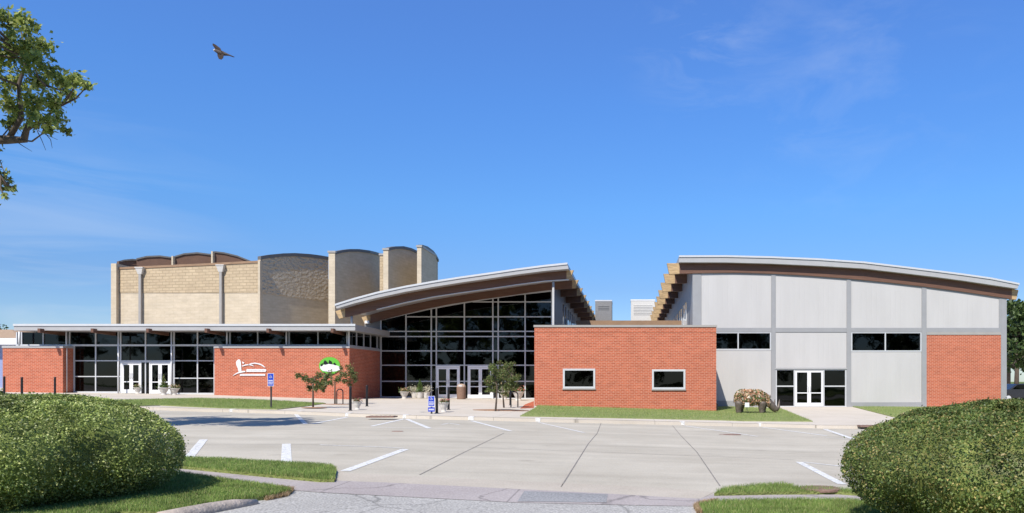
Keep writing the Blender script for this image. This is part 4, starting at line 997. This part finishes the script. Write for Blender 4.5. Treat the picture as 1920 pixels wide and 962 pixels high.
m.tube([tpt(15, 262), tpt(40, 220), tpt(35, 160), tpt(50, 110), tpt(40, 60)], [.07, .06, .045, .03, .015], 7)
m.tube([tpt(48, 245), tpt(80, 225), tpt(110, 200), tpt(140, 165)], [.05, .035, .025, .01], 6)
for a, b, c in (((62, 240), (85, 252), (108, 262)), ((70, 246), (78, 262), (86, 282)), ((30, 265), (45, 275), (60, 284)), ((85, 250), (95, 262), (98, 278)), ((0, 300), (10, 330), (18, 350))):
    m.tube([tpt(*a), tpt(*b), tpt(*c)], [.011, .008, .004], 5)
m.tube([tpt(-120, 330), tpt(-40, 318), tpt(0, 330), tpt(15, 350)], [.08, .05, .03, .012], 6)
m.build('limb', 'bark', bt, smooth=True)

# young trees in front of the brick wall and by the doors
def small_tree(px, py, crown, leaf, label, grp, lean=0, per=1500, ls=.12, D=None, tr=.045):
    x, y = P(px, py, .0); z = G(x); cl = []
    for cx, cy, r in crown:
        D2 = y + random.uniform(-.5, .5); cl.append((X(cx, D2), D2, Z(cy, D2), r * y / F))
    cxm = sum(c[0] for c in cl) / len(cl); czm = sum(c[2] for c in cl) / len(cl)
    trunk = [Vector((x, y, z - .05)), Vector((x + lean, y, z + .6)), Vector((x + lean * 1.5, y, z + 1.1)), Vector((x * .5 + cxm * .5, y, (z + 1.1 + czm) / 2)), Vector((cxm, y, czm + .2))]
    return tree('young_tree', label, 'tree', (x, y, z), trunk, cl, ls, per, leaf, tr, grp, sprays=10, tw=.012, twigs=2)
G1 = 'young trees along the entrance plaza'
small_tree(587, 765, [(558, 704, 8), (570, 708, 10), (583, 712, 11), (595, 716, 12), (580, 726, 9), (592, 729, 9), (604, 722, 11), (612, 706, 11), (600, 705, 9), (606, 730, 7), (618, 718, 9)], 'leaf_small', 'sparse wide young tree in the lawn corner, left of the bike rack', G1, per=2600, ls=.10)
small_tree(628, 757.5, [(618, 700, 9), (632, 712, 10), (645, 702, 11), (655, 690, 10), (663, 702, 10), (668, 712, 8), (650, 714, 9), (640, 690, 6), (655, 722, 6), (610, 715, 8)], 'leaf_small', 'young tree behind the bike rack, half covering the green round sign', G1, per=2300, ls=.10)
small_tree(929, 771, [(925, 690, 13), (922, 712, 14), (935, 702, 15), (930, 728, 13), (940, 715, 12), (918, 730, 10), (945, 690, 10), (936, 680, 7), (912, 716, 8)], 'leaf_small', 'bushy young tree with the front trunk left of the black bollard, by the right doors', G1, per=3400, ls=.10, lean=.05)
small_tree(945, 764.5, [(950, 688, 11), (958, 700, 13), (965, 712, 11), (955, 725, 13), (968, 726, 9), (962, 682, 6), (948, 738, 8), (972, 705, 7)], 'leaf_small', 'bushy young tree with the rear trunk beside the annex wall, by the right doors', G1, per=3400, ls=.10, lean=-.05)
for px, py, w_, d_ in ((940, 769, 2.6, 1.5), (588, 765.5, 1.1, .7), (630, 758, 1.4, .7)):
    x, y = P(px, py, .01); n = 18
    ground_sheet('mulch_bed', [(x + w_/2 * math.cos(2*math.pi*k/n) * random.uniform(.85, 1.1), y + d_/2 * math.sin(2*math.pi*k/n) * random.uniform(.85, 1.1)) for k in range(n)], .05 if px < 600 else .02, 'mulch', .02)

# distant trees
def far_tree(px, D, py_top, wpx, label, grp='trees beyond the buildings', leaf='leaf_far', ls=.5, per=60, low=.3):
    x = X(px, D); z = G(x); zt = Z(py_top, D); h = zt - z; wr = wpx * D / F / 2; cl = []
    for k in range(26):
        a = random.uniform(0, 6.28); q = random.uniform(low, .92); rr = wr * math.sqrt(max(.05, 1 - ((q - .6) / .5) ** 2)) * random.uniform(.25, .85)
        cl.append((x + rr * math.cos(a), D + rr * math.sin(a), z + h * q, wr * random.uniform(.28, .42)))
    return tree('broadleaf_tree', label, 'tree', (x, D, z), [Vector((x, D, z - .1)), Vector((x + .1, D, z + h * .3)), Vector((x, D, z + h * .6)), Vector((x + .1, D, z + h * .85))], cl, ls, per, leaf, h * .025, grp, sprays=14, tw=.04)
far_tree(2, 110, 602, 56, 'dark green tree crown above the tan roof at the far left edge')
far_tree(-45, 115, 596, 80, 'tree crown cut by the left edge of the picture')
far_tree(158, 150, 600.5, 46, 'small tree top peeping over the flat roof left of the theatre')
far_tree(55, 150, 607.5, 30, 'barely visible tree top over the left end of the flat roof')
far_tree(1905, 72, 556, 110, 'tall leafy tree behind the right corner of the white hall', per=90)
far_tree(1960, 64, 590, 120, 'broad tree at the right edge behind the parked car', per=90)
far_tree(1890, 88, 570, 110, 'tree farther back behind the right end of the white hall', per=80)
far_tree(2010, 80, 548, 150, 'tall tree just outside the right edge', per=60)

# clipped hedges in front
def shrub(label, c, rad, ex_, n, mat, lsize, seed, top_squash=1.0):
    r_ = np.random.default_rng(seed)
    base = (c[0], c[1], G(c[0]) + NL)
    t = thing('clipped_shrub', label, 'shrub', base, 'clipped round shrubs either side of the driveway')
    def surf(u):   # u: unit dirs -> superellipsoid radius
        a = np.abs(u / np.array(rad)); k = (a ** ex_).sum(axis=1) ** (-1 / ex_)
        return k
    lump = r_.normal(size=(70, 3)); lump /= np.linalg.norm(lump, axis=1)[:, None]; amp = r_.uniform(-.075, .045, size=70)
    lump2 = r_.normal(size=(420, 3)); lump2 /= np.linalg.norm(lump2, axis=1)[:, None]; amp2 = r_.uniform(-.060, .034, size=420)
    lump3 = r_.normal(size=(160, 3)); lump3 /= np.linalg.norm(lump3, axis=1)[:, None]; amp3 = r_.uniform(-.055, .035, size=160)
    def bumps(u):
        d = u @ lump.T; o_ = (np.exp((d - 1) * 22) * amp).sum(axis=1)
        o_ += (np.exp((u @ lump3.T - 1) * 90) * amp3).sum(axis=1)
        for k in range(0, 420, 60): o_ += (np.exp((u @ lump2[k:k+60].T - 1) * 260) * amp2[k:k+60]).sum(axis=1)
        return o_
    u = r_.normal(size=(n, 3)); u /= np.linalg.norm(u, axis=1)[:, None]
    # sample more evenly on the flattened shape
    k = surf(u) * (1 + bumps(u)); depth = 1 - np.abs(r_.normal(size=n)) * .045 + .012
    p = u * (k * depth)[:, None]
    # twiggy tips
    tips = r_.random(n) < .07; p[tips] *= (1 + np.minimum(r_.exponential(.014, size=tips.sum()), .045))[:, None]
    nrm = p / (np.array(rad) ** 2); nrm /= np.linalg.norm(nrm, axis=1)[:, None]
    pts = p + np.array(c); keep = pts[:, 2] > base[2] + .03; pts = pts[keep]; nrm = nrm[keep]
    # core
    nu, nv = 48, 28; cv = []; cf = []
    for j in range(nv + 1):
        ph = math.pi * j / nv
        for i in range(nu):
            th_ = 2 * math.pi * i / nu; uu = np.array([[math.sin(ph) * math.cos(th_), math.sin(ph) * math.sin(th_), math.cos(ph)]])
            q = uu * (surf(uu) * (1 + bumps(uu)) * .91)[:, None]; cv.append(q[0] + np.array(c))
    cv = np.array(cv); cv[:, 2] = np.maximum(cv[:, 2], base[2] + .01)
    for j in range(nv):
        for i in range(nu): cf.append((j*nu+i, j*nu+(i+1)%nu, (j+1)*nu+(i+1)%nu, (j+1)*nu+i))
    leaves_mesh('foliage', pts, lsize, mat, t, nrm=nrm, aspect=.55, core=(cv, cf))
    m = MB()
    for q in range(5):
        a = q * 1.26; m.tube([(c[0] + .1*math.cos(a), c[1] + .1*math.sin(a), base[2] - .05), (c[0] + .5*math.cos(a), c[1] + .5*math.sin(a), base[2] + .6)], [.05, .03], 6)
    m.build('stem', 'bark', t)
    return t
shrub('big clipped round green shrub at lower left, casting shade on the lawn', (-7.80, 9.05, .70), (2.05, 2.05, .735), 2.4, 260000, 'leaf_hedge', .031, 11)
shrub('big clipped shrub with yellowish tips at the lower right edge', (4.44, 8.1, .62), (2.15, 1.9, .76), 2.1, 260000, 'leaf_hedge2', .030, 12)

# near grass blades
def blades(poly, n, lvl, name='grass', h=.05, clip=None, mat='blade'):
    px = np.array(poly); pts = []
    x0, x1, y0, y1 = px[:, 0].min(), px[:, 0].max(), px[:, 1].min(), px[:, 1].max()
    if clip: x0, x1, y0, y1 = max(x0, clip[0]), min(x1, clip[1]), max(y0, clip[2]), min(y1, clip[3])
    q = np.column_stack([rng.uniform(x0, x1, n), rng.uniform(y0, y1, n)]); ins = np.zeros(n, bool); j = len(px) - 1
    for i in range(len(px)):
        xi, yi = px[i]; xj, yj = px[j]
        c = ((yi > q[:, 1]) != (yj > q[:, 1])) & (q[:, 0] < (xj - xi) * (q[:, 1] - yi) / (yj - yi + 1e-12) + xi); ins ^= c; j = i
    q = q[ins]; m = len(q); z = np.interp(q[:, 0], GX, GZ) + lvl
    a = rng.uniform(0, 6.28, m); wd = rng.uniform(.002, .0045, m); hh = h * rng.uniform(.4, 1.25, m); lx = rng.normal(size=m) * .35 * hh; ly = rng.normal(size=m) * .35 * hh
    v = np.empty((m, 4, 3))
    v[:, 0] = np.column_stack([q[:, 0] - np.cos(a) * wd, q[:, 1] - np.sin(a) * wd, z - .01]); v[:, 1] = np.column_stack([q[:, 0] + np.cos(a) * wd, q[:, 1] + np.sin(a) * wd, z - .01])
    v[:, 2] = np.column_stack([q[:, 0] + lx + np.cos(a) * wd * .3, q[:, 1] + ly + np.sin(a) * wd * .3, z + hh]); v[:, 3] = np.column_stack([q[:, 0] + lx - np.cos(a) * wd * .3, q[:, 1] + ly - np.sin(a) * wd * .3, z + hh])
    verts = v.reshape(-1, 3); faces = np.arange(len(verts)).reshape(-1, 4); me = bpy.data.meshes.new(name)
    me.vertices.add(len(verts)); me.vertices.foreach_set('co', verts.astype(np.float32).ravel()); me.loops.add(faces.size); me.loops.foreach_set('vertex_index', faces.ravel().astype(np.int32))
    me.polygons.add(m); me.polygons.foreach_set('loop_start', np.arange(0, faces.size, 4, dtype=np.int32)); me.polygons.foreach_set('loop_total', np.full(m, 4, dtype=np.int32))
    me.update(calc_edges=True); me.materials.append(M[mat]); o = bpy.data.objects.new(name, me); C.objects.link(o)
    return o
for poly, n, lab, clip in ((strip, 90000, 'short green grass of the verge strip left of the driveway', (-9.5, 0, 0, 20)), (lawn_l, 150000, 'short green grass round the left shrub', (-7.2, 0, 7.2, 20)),
                           (strip_r, 30000, 'short grass of the narrow verge at right', None), (lawn_r, 130000, 'bright green lawn grass beside the right shrub', (0, 5.5, 7.2, 20))):
    o = blades(poly, n, NL, clip=clip); tag(o, lab, 'grass', kind='stuff')
for poly, lab in zip(far_lawns, ('mown lawn grass in front of the lobby', 'mown lawn grass in front of the brick annex', 'mown lawn grass in front of the right brick bay')):
    o = blades(poly, 60000, FL, h=.06); tag(o, lab, 'grass', kind='stuff')

M['dry'] = leafmat('dry_grass', (.30, .20, .11), (.46, .34, .20), (.55, .45, .30))
for pxs, n_, lab in (([(478, 930), (520, 915), (552, 919), (540, 930), (500, 938)], 9000, 'dry brown grass fringe at the left lawn tip by the driveway'), ([(1300, 950), (1318, 943), (1345, 940), (1335, 962), (1306, 962)], 9000, 'dry brown grass fringe at the right lawn tip by the driveway'),
                     ([(495, 889), (560, 893), (628, 896), (630, 902), (560, 900)], 4000, 'dry thatch along the front of the left verge')):
    o = blades(PP(pxs, RD + .01), n_, RD + .01, h=.05, mat='dry', name='dry_grass'); tag(o, lab, 'grass', kind='stuff')
# ------------------------------------------------------------------ street furniture
def copy_tree_of(root, loc, label):
    def cp(o, par):
        c = o.copy(); C.objects.link(c)
        if par: c.parent = par
        for ch in [k for k in bpy.data.objects if k.parent == o]: cp(ch, c)
        return c
    r = cp(root, None); r.location = loc; r['label'] = label; return r
def mk_bollard():
    t = thing('bollard', '', 'bollard', (0, 0, 0), 'black bollards along the plaza edge')
    m = MB(); m.lathe([(.055, 0), (.055, .93), (.05, .95), (.045, .96)], n=14); m.build('post', 'black', t, smooth=False)
    m = MB(); m.lathe([(.065, .962), (.068, .985), (.05, 1.01), (.01, 1.03)], n=14); m.build('cap', 'black', t, smooth=True)
    m = MB(); m.lathe([(.09, 0), (.09, .015), (.06, .03)], n=14); m.build('base_plate', 'dark', t)
    return t
bol = None
for px, py, lab in ((657, 770, 'black bollard in front of the brick corner, left of a small white urn'), (688, 762, 'black bollard behind the small white urn near the brick corner'),
                    (819, 775, 'black bollard right beside the blue sign'), (841, 768.5, 'black bollard behind the pink flower urn'), (957, 760, 'black bollard behind the bushy young trees'),
                    (8, 740.5, 'black bollard at the left edge of the picture'), (41, 744.5, 'black bollard in front of the far left brick wall, standing nearer'), (103, 740, 'black bollard by the right corner of the far left brick wall')):
    x, y = P(px, py, 0); loc = (x, y, G(x))
    if bol is None: bol = mk_bollard(); bol.location = loc; bol['label'] = lab
    else: copy_tree_of(bol, loc, lab)
# bike racks
def rack(px0, px1, py, lab, first=None):
    xm, y = P((px0 + px1) / 2, py, 0); hw = (px1 - px0) / 2 * y / F; z = G(xm)
    m = MB(); pts = [(xm - hw, y, z - .02), (xm - hw, y, z + .62)] + [(xm - hw * math.cos(a), y, z + .62 + hw * .95 * math.sin(a)) for a in np.linspace(.25, math.pi - .25, 8)] + [(xm + hw, y, z + .62), (xm + hw, y, z - .02)]
    m.tube(pts, .03, 8); o = m.build('bike_rack', 'dark', smooth=True); tag(o, lab, 'bike rack', 'hoop bike racks')
rack(631.5, 643, 757.5, 'dark hoop bike rack in front of the left brick wall'); rack(958, 971, 764, 'dark hoop bike rack beside the annex, behind the bushy trees')
# signs
def acc_sign(px, py_base, py_top, w_, h_, lab, extra=False):
    x, y = P(px, py_base, 0); z = G(x); zt = Z(py_top, y)
    t = thing('parking_sign', lab, 'sign', (x, y, z), 'blue accessible parking signs')
    m = MB(); m.box(x - .03, x + .03, y, y + .04, z - .1, zt - .05); m.build('post', 'dark', t)
    m = MB(); m.box(x - w_/2, x + w_/2, y - .02, y - .002, zt - h_, zt); pn = m.build('sign_plate', 'white', t)
    m = MB(); m.box(x - w_/2 + .015, x + w_/2 - .015, y - .024, y - .021, zt - h_ + .02, zt - .015); m.build('blue_field', 'blue', pn)
    # wheelchair symbol
    s = MB(); yy = y - .030; cx = x; cz = zt - h_ * .26; u = w_ * .9
    s.tube([(cx - u*.03, yy, cz + u*.27), (cx - u*.03, yy, cz + u*.33)], u*.05, 8)
    s.tube([(cx - u*.03, yy, cz + u*.22), (cx - u*.01, yy, cz + u*.02), (cx + u*.16, yy, cz + u*.02), (cx + u*.24, yy, cz - u*.18), (cx + u*.30, yy, cz - u*.16)], u*.03, 6)
    s.tube([(cx - u*.02, yy, cz + u*.13), (cx + u*.14, yy, cz + u*.13)], u*.022, 6)
    s.tube([(cx - u*.04 + u*.19 * math.cos(a), yy, cz - u*.03 + u*.19 * math.sin(a)) for a in np.linspace(R(110), R(350), 14)], u*.024, 6)
    s.build('symbol', 'white', pn)
    s = MB()
    for k in range(3):
        zz = zt - h_ * (.56 + .13 * k); q = x - w_ * .34
        random.seed(k + 5)
        while q < x + w_ * .3:
            l_ = w_ * random.uniform(.06, .12); s.box(q, q + l_, y - .028, y - .0245, zz - h_ * .035, zz + h_ * .035); q += l_ + w_ * .035
    s.build('lettering', 'white', pn)
    if extra:
        m = MB(); m.box(x - w_/2, x + w_/2, y - .02, y - .002, zt - h_ - .2, zt - h_ - .03); p2 = m.build('sign_plate', 'blue', t)
        s = MB(); q = x - w_ * .38
        while q < x + w_ * .36:
            l_ = w_ * .09; s.box(q, q + l_, y - .026, y - .0205, zt - h_ - .145, zt - h_ - .085); q += l_ + w_ * .045
        s.build('lettering', 'white', p2)
    return t
acc_sign(508, 766, 700, .27, .56, 'blue accessible parking sign on a tall post in the left lawn')
acc_sign(809, 776, 742.5, .26, .42, 'low blue accessible parking sign with extra plate, in front of the glass hall doors', True)

# planters
def urn(px, py, s, kind, lab, grp='white plant urns on the plaza', tall=0, hs=1.0):
    x, y = P(px, py, 0); z = G(x)
    t = thing('planter', lab, 'planter', (x, y, z), grp)
    m = MB(); m.lathe([(.17*s, 0), (.17*s, .04*s), (.13*s, .07*s), (.15*s, .14*s), (.22*s, .26*s), (.27*s, .38*s), (.33*s, .44*s), (.33*s, .47*s), (.28*s, .47*s), (.26*s, .42*s), (.01, .42*s)], (x, y, z), 20); m.v = [(a, b, z + (c - z) * hs) for a, b, c in m.v]; m.build('urn', 'concwhite', t, smooth=False)
    m = MB(); m.lathe([(.255*s, .40*s), (.255*s, .435*s), (.01, .45*s)], (x, y, z), 16); m.v = [(a, b, z + (c - z) * hs) for a, b, c in m.v]; m.build('soil', 'soil', t)
    z0_ = z; z = z + .45 * s * (hs - 1)
    n = 260; c = np.array([x, y, z + .54*s]); p = c + rng.normal(size=(n, 3)) * np.array([.15, .15, .08]) * s; leaves_mesh('plant', p, .09*s, 'leaf_plant', t)
    if kind: 
        p = c + np.array([0, 0, .06*s]) + rng.normal(size=(120, 3)) * np.array([.15, .15, .07]) * s; leaves_mesh('flowers', p, .06*s, kind, t, aspect=.9)
    if tall:
        k = 420; q = rng.random(k); p = np.column_stack([x + rng.normal(size=k) * .11 * (1.05 - q) * s, y + rng.normal(size=k) * .11 * (1.05 - q) * s, z + .5*s + q * tall]); leaves_mesh('shrub', p, .09*s, 'leaf_small', t)
    return t
urn(259, 738, .82, 'petal_mix', 'white urn with low plants in front of the left lobby doors')
urn(307, 740.5, .95, None, 'white urn with a tall green plant beside the right lobby doors', tall=.75)
urn(327, 740.5, .88, 'petal_mix', 'white urn with low plants right of the lobby doors')
urn(758, 747.5, 1.0, 'petal_mix', 'white urn with yellowish flowers against the hall glass')
urn(832, 772.5, .68, 'petal_pink', 'white urn with pink flowers between two bollards', hs=1.25)
urn(670, 768, .62, 'petal_pink', 'small white urn between two bollards near the brick corner', hs=1.2)
urn(945, 749, 1.25, 'petal_pale', 'white urn partly hidden behind the bushy young trees, near the doors')
urn(972, 751, 1.25, 'petal_pink', 'white urn with red flowers next to the annex brick wall')
# big triple planter with cone shrub
x, y = P(788, 747, 0); z = G(x)
t = thing('planter', 'wide pale planter with a cone shaped shrub and silvery plants against the hall glass', 'planter', (x, y, z), 'white plant urns on the plaza')
m = MB()
for dx in (-.38, 0, .38): m.lathe([(.17, 0), (.2, .05), (.26, .42), (.29, .44), (.25, .44), (.24, .4), (.01, .4)], (x + dx, y + (.1 if dx else -.1), z), 16)
m.build('pots', 'concwhite', t)
k = 1100; q = rng.random(k); a = rng.uniform(0, 6.28, k); rr = .30 * (1 - q) ** .8 * np.sqrt(rng.random(k))
leaves_mesh('cone_shrub', np.column_stack([x + rr*np.cos(a), y - .1 + rr*np.sin(a), z + .42 + q * .85]), .08, 'leaf_plant', t)
for dx in (-.45, .45):
    leaves_mesh('silvery_plant', np.array([x + dx, y, z + .62]) + rng.normal(size=(260, 3)) * np.array([.16, .14, .12]), .09, 'petal_pale', t)
# litter bin
x, y = P(865, 748.5, 0); z = G(x)
t = thing('litter_bin', 'brown pebbled litter bin with domed lid between the hall doors', 'bin', (x, y, z))
m = MB(); m.lathe([(.27, 0), (.29, .03), (.31, .75), (.30, .80), (.02, .80)], (x, y, z), 22); m.build('body', 'bin', t)
m = MB(); m.lathe([(.31, .801), (.31, .84), (.26, .95), (.17, 1.02), (.02, 1.04)], (x, y, z), 22); lid = m.build('lid', simple('bin_lid', (.40, .30, .23), .5), t, smooth=True)
m = MB(); m.box(x - .12, x + .12, y - .30, y - .22, z + .86, z + .95); m.build('flap', 'alu', lid)

# ------------------------------------------------------------------ rhinoceros sculpture covered in flowers
xc, yc = P(1416, 774, FL); zc = G(xc) + FL; su = yc / F
rh = thing('rhino_sculpture', 'life size rhinoceros sculpture with a back of flowers, head lowered, on the lawn', 'sculpture', (xc, yc, zc))
def rx(px): return X(px, yc)
def rz(py): return Z(py, yc)
m = MB()
# trunk and head as one loft: (px, centre py, half height px, half width m)
secs = [(1377.5, 748, 3, .08), (1380, 747, 9, .22), (1387, 746, 12.5, .32), (1400, 747, 13.5, .38), (1413, 747, 13.5, .38), (1424, 747, 13, .35), (1433, 748.5, 11, .29), (1439, 752, 9.5, .23), (1444, 757, 9, .20), (1449, 763, 8, .17), (1454, 767.5, 6.5, .14), (1457, 770.5, 4, .10)]
n = 16; b = len(m.v)
for i, (px, py, hh, hw) in enumerate(secs):
    t_ = max(0, (i - 6) / 5) * .75
    for k in range(n):
        a = 2 * math.pi * k / n; dz = hh * su * math.sin(a); m.v.append((rx(px) + dz * math.sin(t_) * .8, yc + hw * math.cos(a), rz(py) + dz * math.cos(t_)))
for i in range(len(secs) - 1):
    for k in range(n): m.f.append((b+i*n+k, b+i*n+(k+1)%n, b+(i+1)*n+(k+1)%n, b+(i+1)*n+k))
m.f.append(tuple(b + k for k in range(n))); m.f.append(tuple(b + (len(secs)-1)*n + k for k in range(n)))
for px, sy, bend in ((1384, -1, 0), (1390, 1, .04), (1427, -1, 0), (1432, 1, .05)):
    yy = yc + sy * .2
    m.tube([(rx(px), yy, rz(750)), (rx(px + 1), yy, rz(759)), (rx(px - 1 + bend*20), yy, rz(767)), (rx(px), yy, rz(772)), (rx(px + .6), yy, zc - .02)], [.27, .22, .15, .14, .17], 10)
m.tube([(rx(1378), yc, rz(742)), (rx(1375.5), yc, rz(750)), (rx(1376), yc, rz(757))], [.04, .025, .015], 6)
body = m.build('body', 'bronze', rh, smooth=True)
sb = body.modifiers.new('sub', 'SUBSURF'); sb.levels = 1; sb.render_levels = 1
for a_, b_, c_, r0 in (((1455, 769), (1460, 763), (1461.5, 749), .12), ((1448, 760), (1452, 756), (1453, 748), .07)):
    h_ = MB(); h_.tube([(rx(a_[0]), yc, rz(a_[1])), (rx(b_[0]), yc, rz(b_[1])), (rx(c_[0]), yc, rz(c_[1]))], [r0, r0 * .7, .012], 8); h_.build('horn', 'bronze', rh, smooth=True)
for sy in (-1, 1):
    h_ = MB(); h_.tube([(rx(1441), yc + sy * .13, rz(749)), (rx(1442.5), yc + sy * .18, rz(744)), (rx(1443), yc + sy * .19, rz(740))], [.035, .055, .01], 7); h_.build('ear', 'bronze', rh, smooth=True)
fl_ = []; fn = []
for _ in range(3600):
    px = random.uniform(1378, 1441); s_ = np.interp(px, [s[0] for s in secs], range(len(secs))); i = int(s_); f_ = s_ - i
    A, B = secs[i], secs[min(i + 1, len(secs) - 1)]; py = A[1] + (B[1]-A[1])*f_; hh = A[2] + (B[2]-A[2])*f_; hw = A[3] + (B[3]-A[3])*f_
    a = random.uniform(-.95, math.pi + .95) ; k = random.uniform(.98, 1.22)
    fl_.append((rx(px), yc + hw * math.cos(a) * k, rz(py) + hh * su * math.sin(a) * k)); fn.append((0, math.cos(a), math.sin(a)))
fl_ = np.array(fl_); fn = np.array(fn); sel = rng.random(len(fl_)) < .55
leaves_mesh('flowers', fl_[sel], .13, 'petal_mix', rh, nrm=fn[sel], aspect=.9); leaves_mesh('greenery', fl_[~sel], .14, 'leaf_plant', rh, nrm=fn[~sel])
# small white notice
x, y = P(1398, 774, FL); z = G(x)
t = thing('notice', 'small white notice on a thin stake in front of the rhinoceros', 'sign', (x, y - .45, z))
m = MB(); m.tube([(x, y - .45, z - .05), (x, y - .45, z + .38)], .012, 6); m.build('stake', 'dark', t)
m = MB(); m.box(x - .11, x + .11, y - .48, y - .464, z + .33, z + .56); m.build('plate', 'white', t)

# ------------------------------------------------------------------ bird
bp_ = Vector((X(414, 22), 22, Z(99, 22)))
bird = thing('bird', 'brown bird flying high in the sky at upper left', 'bird', bp_)
def bv(px, py, dy=0): return (X(400 + px, 22), 22 + dy, Z(80 + py, 22))
m = MB(); m.tube([bv(1, 15), bv(4, 14.5), bv(9, 17), bv(16, 20), bv(22, 21.5), bv(30, 23.5), bv(39, 27)], [.012, .045, .06, .075, .05, .022, .012], 8); m.build('body', simple('feather_brown', (.07, .055, .05), .8, 0, .3, 30), bird, smooth=True)
wm = simple('wing_brown', (.04, .025, .02), .8, 0, .3, 20)
for pts in ([(5, 14), (-1, 5), (0, 2), (6, 5), (15, 12), (18, 19)], [(8, 17), (8, 24), (11, 31), (16, 33), (20, 30), (22, 22), (18, 18)]):
    w2_ = MB(); nn = len(pts); w2_.add([bv(a, b, -.006 - .012 * i) for i, (a, b) in enumerate(pts)] + [bv(a, b, .006 - .012 * i) for i, (a, b) in enumerate(pts)], [tuple(range(nn)), tuple(reversed(range(nn, 2*nn)))] + [(i, i+nn, (i+1) % nn + nn, (i+1) % nn) for i in range(nn)]); w2_.build('wing', wm, bird)
m = MB(); m.lathe([(.01, -.035), (.04, -.02), (.045, .01), (.02, .035)], bv(3, 14.5), 8); m.build('head', simple('pale_feather', (.45, .42, .4), .8), bird, smooth=True)

# ------------------------------------------------------------------ parked car and utility box at the right edge
def car(px, D, label):
    x = X(px, D); z = G(x) - .02; t = thing('parked_car', label, 'car', (x, D, z))
    prof = [(-2.2, .35), (-2.25, .7), (-2.1, .95), (-1.3, 1.02), (-.75, 1.42), (.7, 1.45), (1.35, 1.05), (2.1, .95), (2.25, .65), (2.2, .35)]
    m = MB(); m.prism([(x + a, z + b) for a, b in prof], D, D + 1.75); m.build('body', 'carpaint', t, bevel=.06)
    for pts in ([(-1.1, 1.03), (-.68, 1.36), (-.05, 1.38), (-.05, 1.03)], [(.05, 1.03), (.05, 1.38), (.62, 1.39), (1.1, 1.05)]):
        m = MB(); m.prism([(x + a, z + b) for a, b in pts], D - .012, D - .002); m.build('side_window', 'glass', t)
    for wx in (-1.4, 1.4):
        for yy in (D - .03, D + 1.6):
            w_ = MB(); w_.tube([(x + wx, yy, z + .34), (x + wx, yy + .2, z + .34)], .34, 20); wo = w_.build('wheel', 'rubber', t); w_ = MB(); w_.tube([(x + wx, yy - .012, z + .34), (x + wx, yy - .002, z + .34)], .2, 14); w_.build('rim', 'alu', wo)
    for s in (-1, 1):
        m = MB(); m.box(x + s * 2.08, x + s * 2.2, D - .02, D + .25, z + .68, z + .82); m.build('headlight' if s < 0 else 'tail_light', 'white' if s < 0 else 'rust', t)
car(1925, 57, 'dark parked car half hidden at the right edge behind the hall')
car(1950, 66, 'dark parked car farther back under the trees at the right edge')
x, y = P(1893.5, 752.5, FL); z = G(x)
t = thing('utility_box', 'small white utility box on the grass past the right hall corner', 'box', (x, y, z))
m = MB(); m.box(x - .26, x + .26, y, y + .5, z, z + .26); m.build('cabinet', 'white', t, bevel=.02)
m = MB(); m.box(x - .29, x + .29, y - .03, y + .53, z + .262, z + .33); m.build('lid', 'white', t, bevel=.02)

# wood across the street behind the viewpoint: what the windows mirror
pts = []
for k in range(46):
    x = -95 + k * 4.4 + random.uniform(-2, 2); y = random.uniform(-52, -34); h = random.uniform(17, 24)
    for q in range(13): pts.append(clump_pts((x + random.gauss(0, 2), y + random.gauss(0, 1.6), h * random.uniform(.15, .95)), random.uniform(1.8, 2.8), 120, 6))
wd = leaves_mesh('woodland', np.vstack(pts), .9, 'leaf_far'); tag(wd, 'mass of dark green trees across the street mirrored in the dark windows', 'wood', kind='stuff')
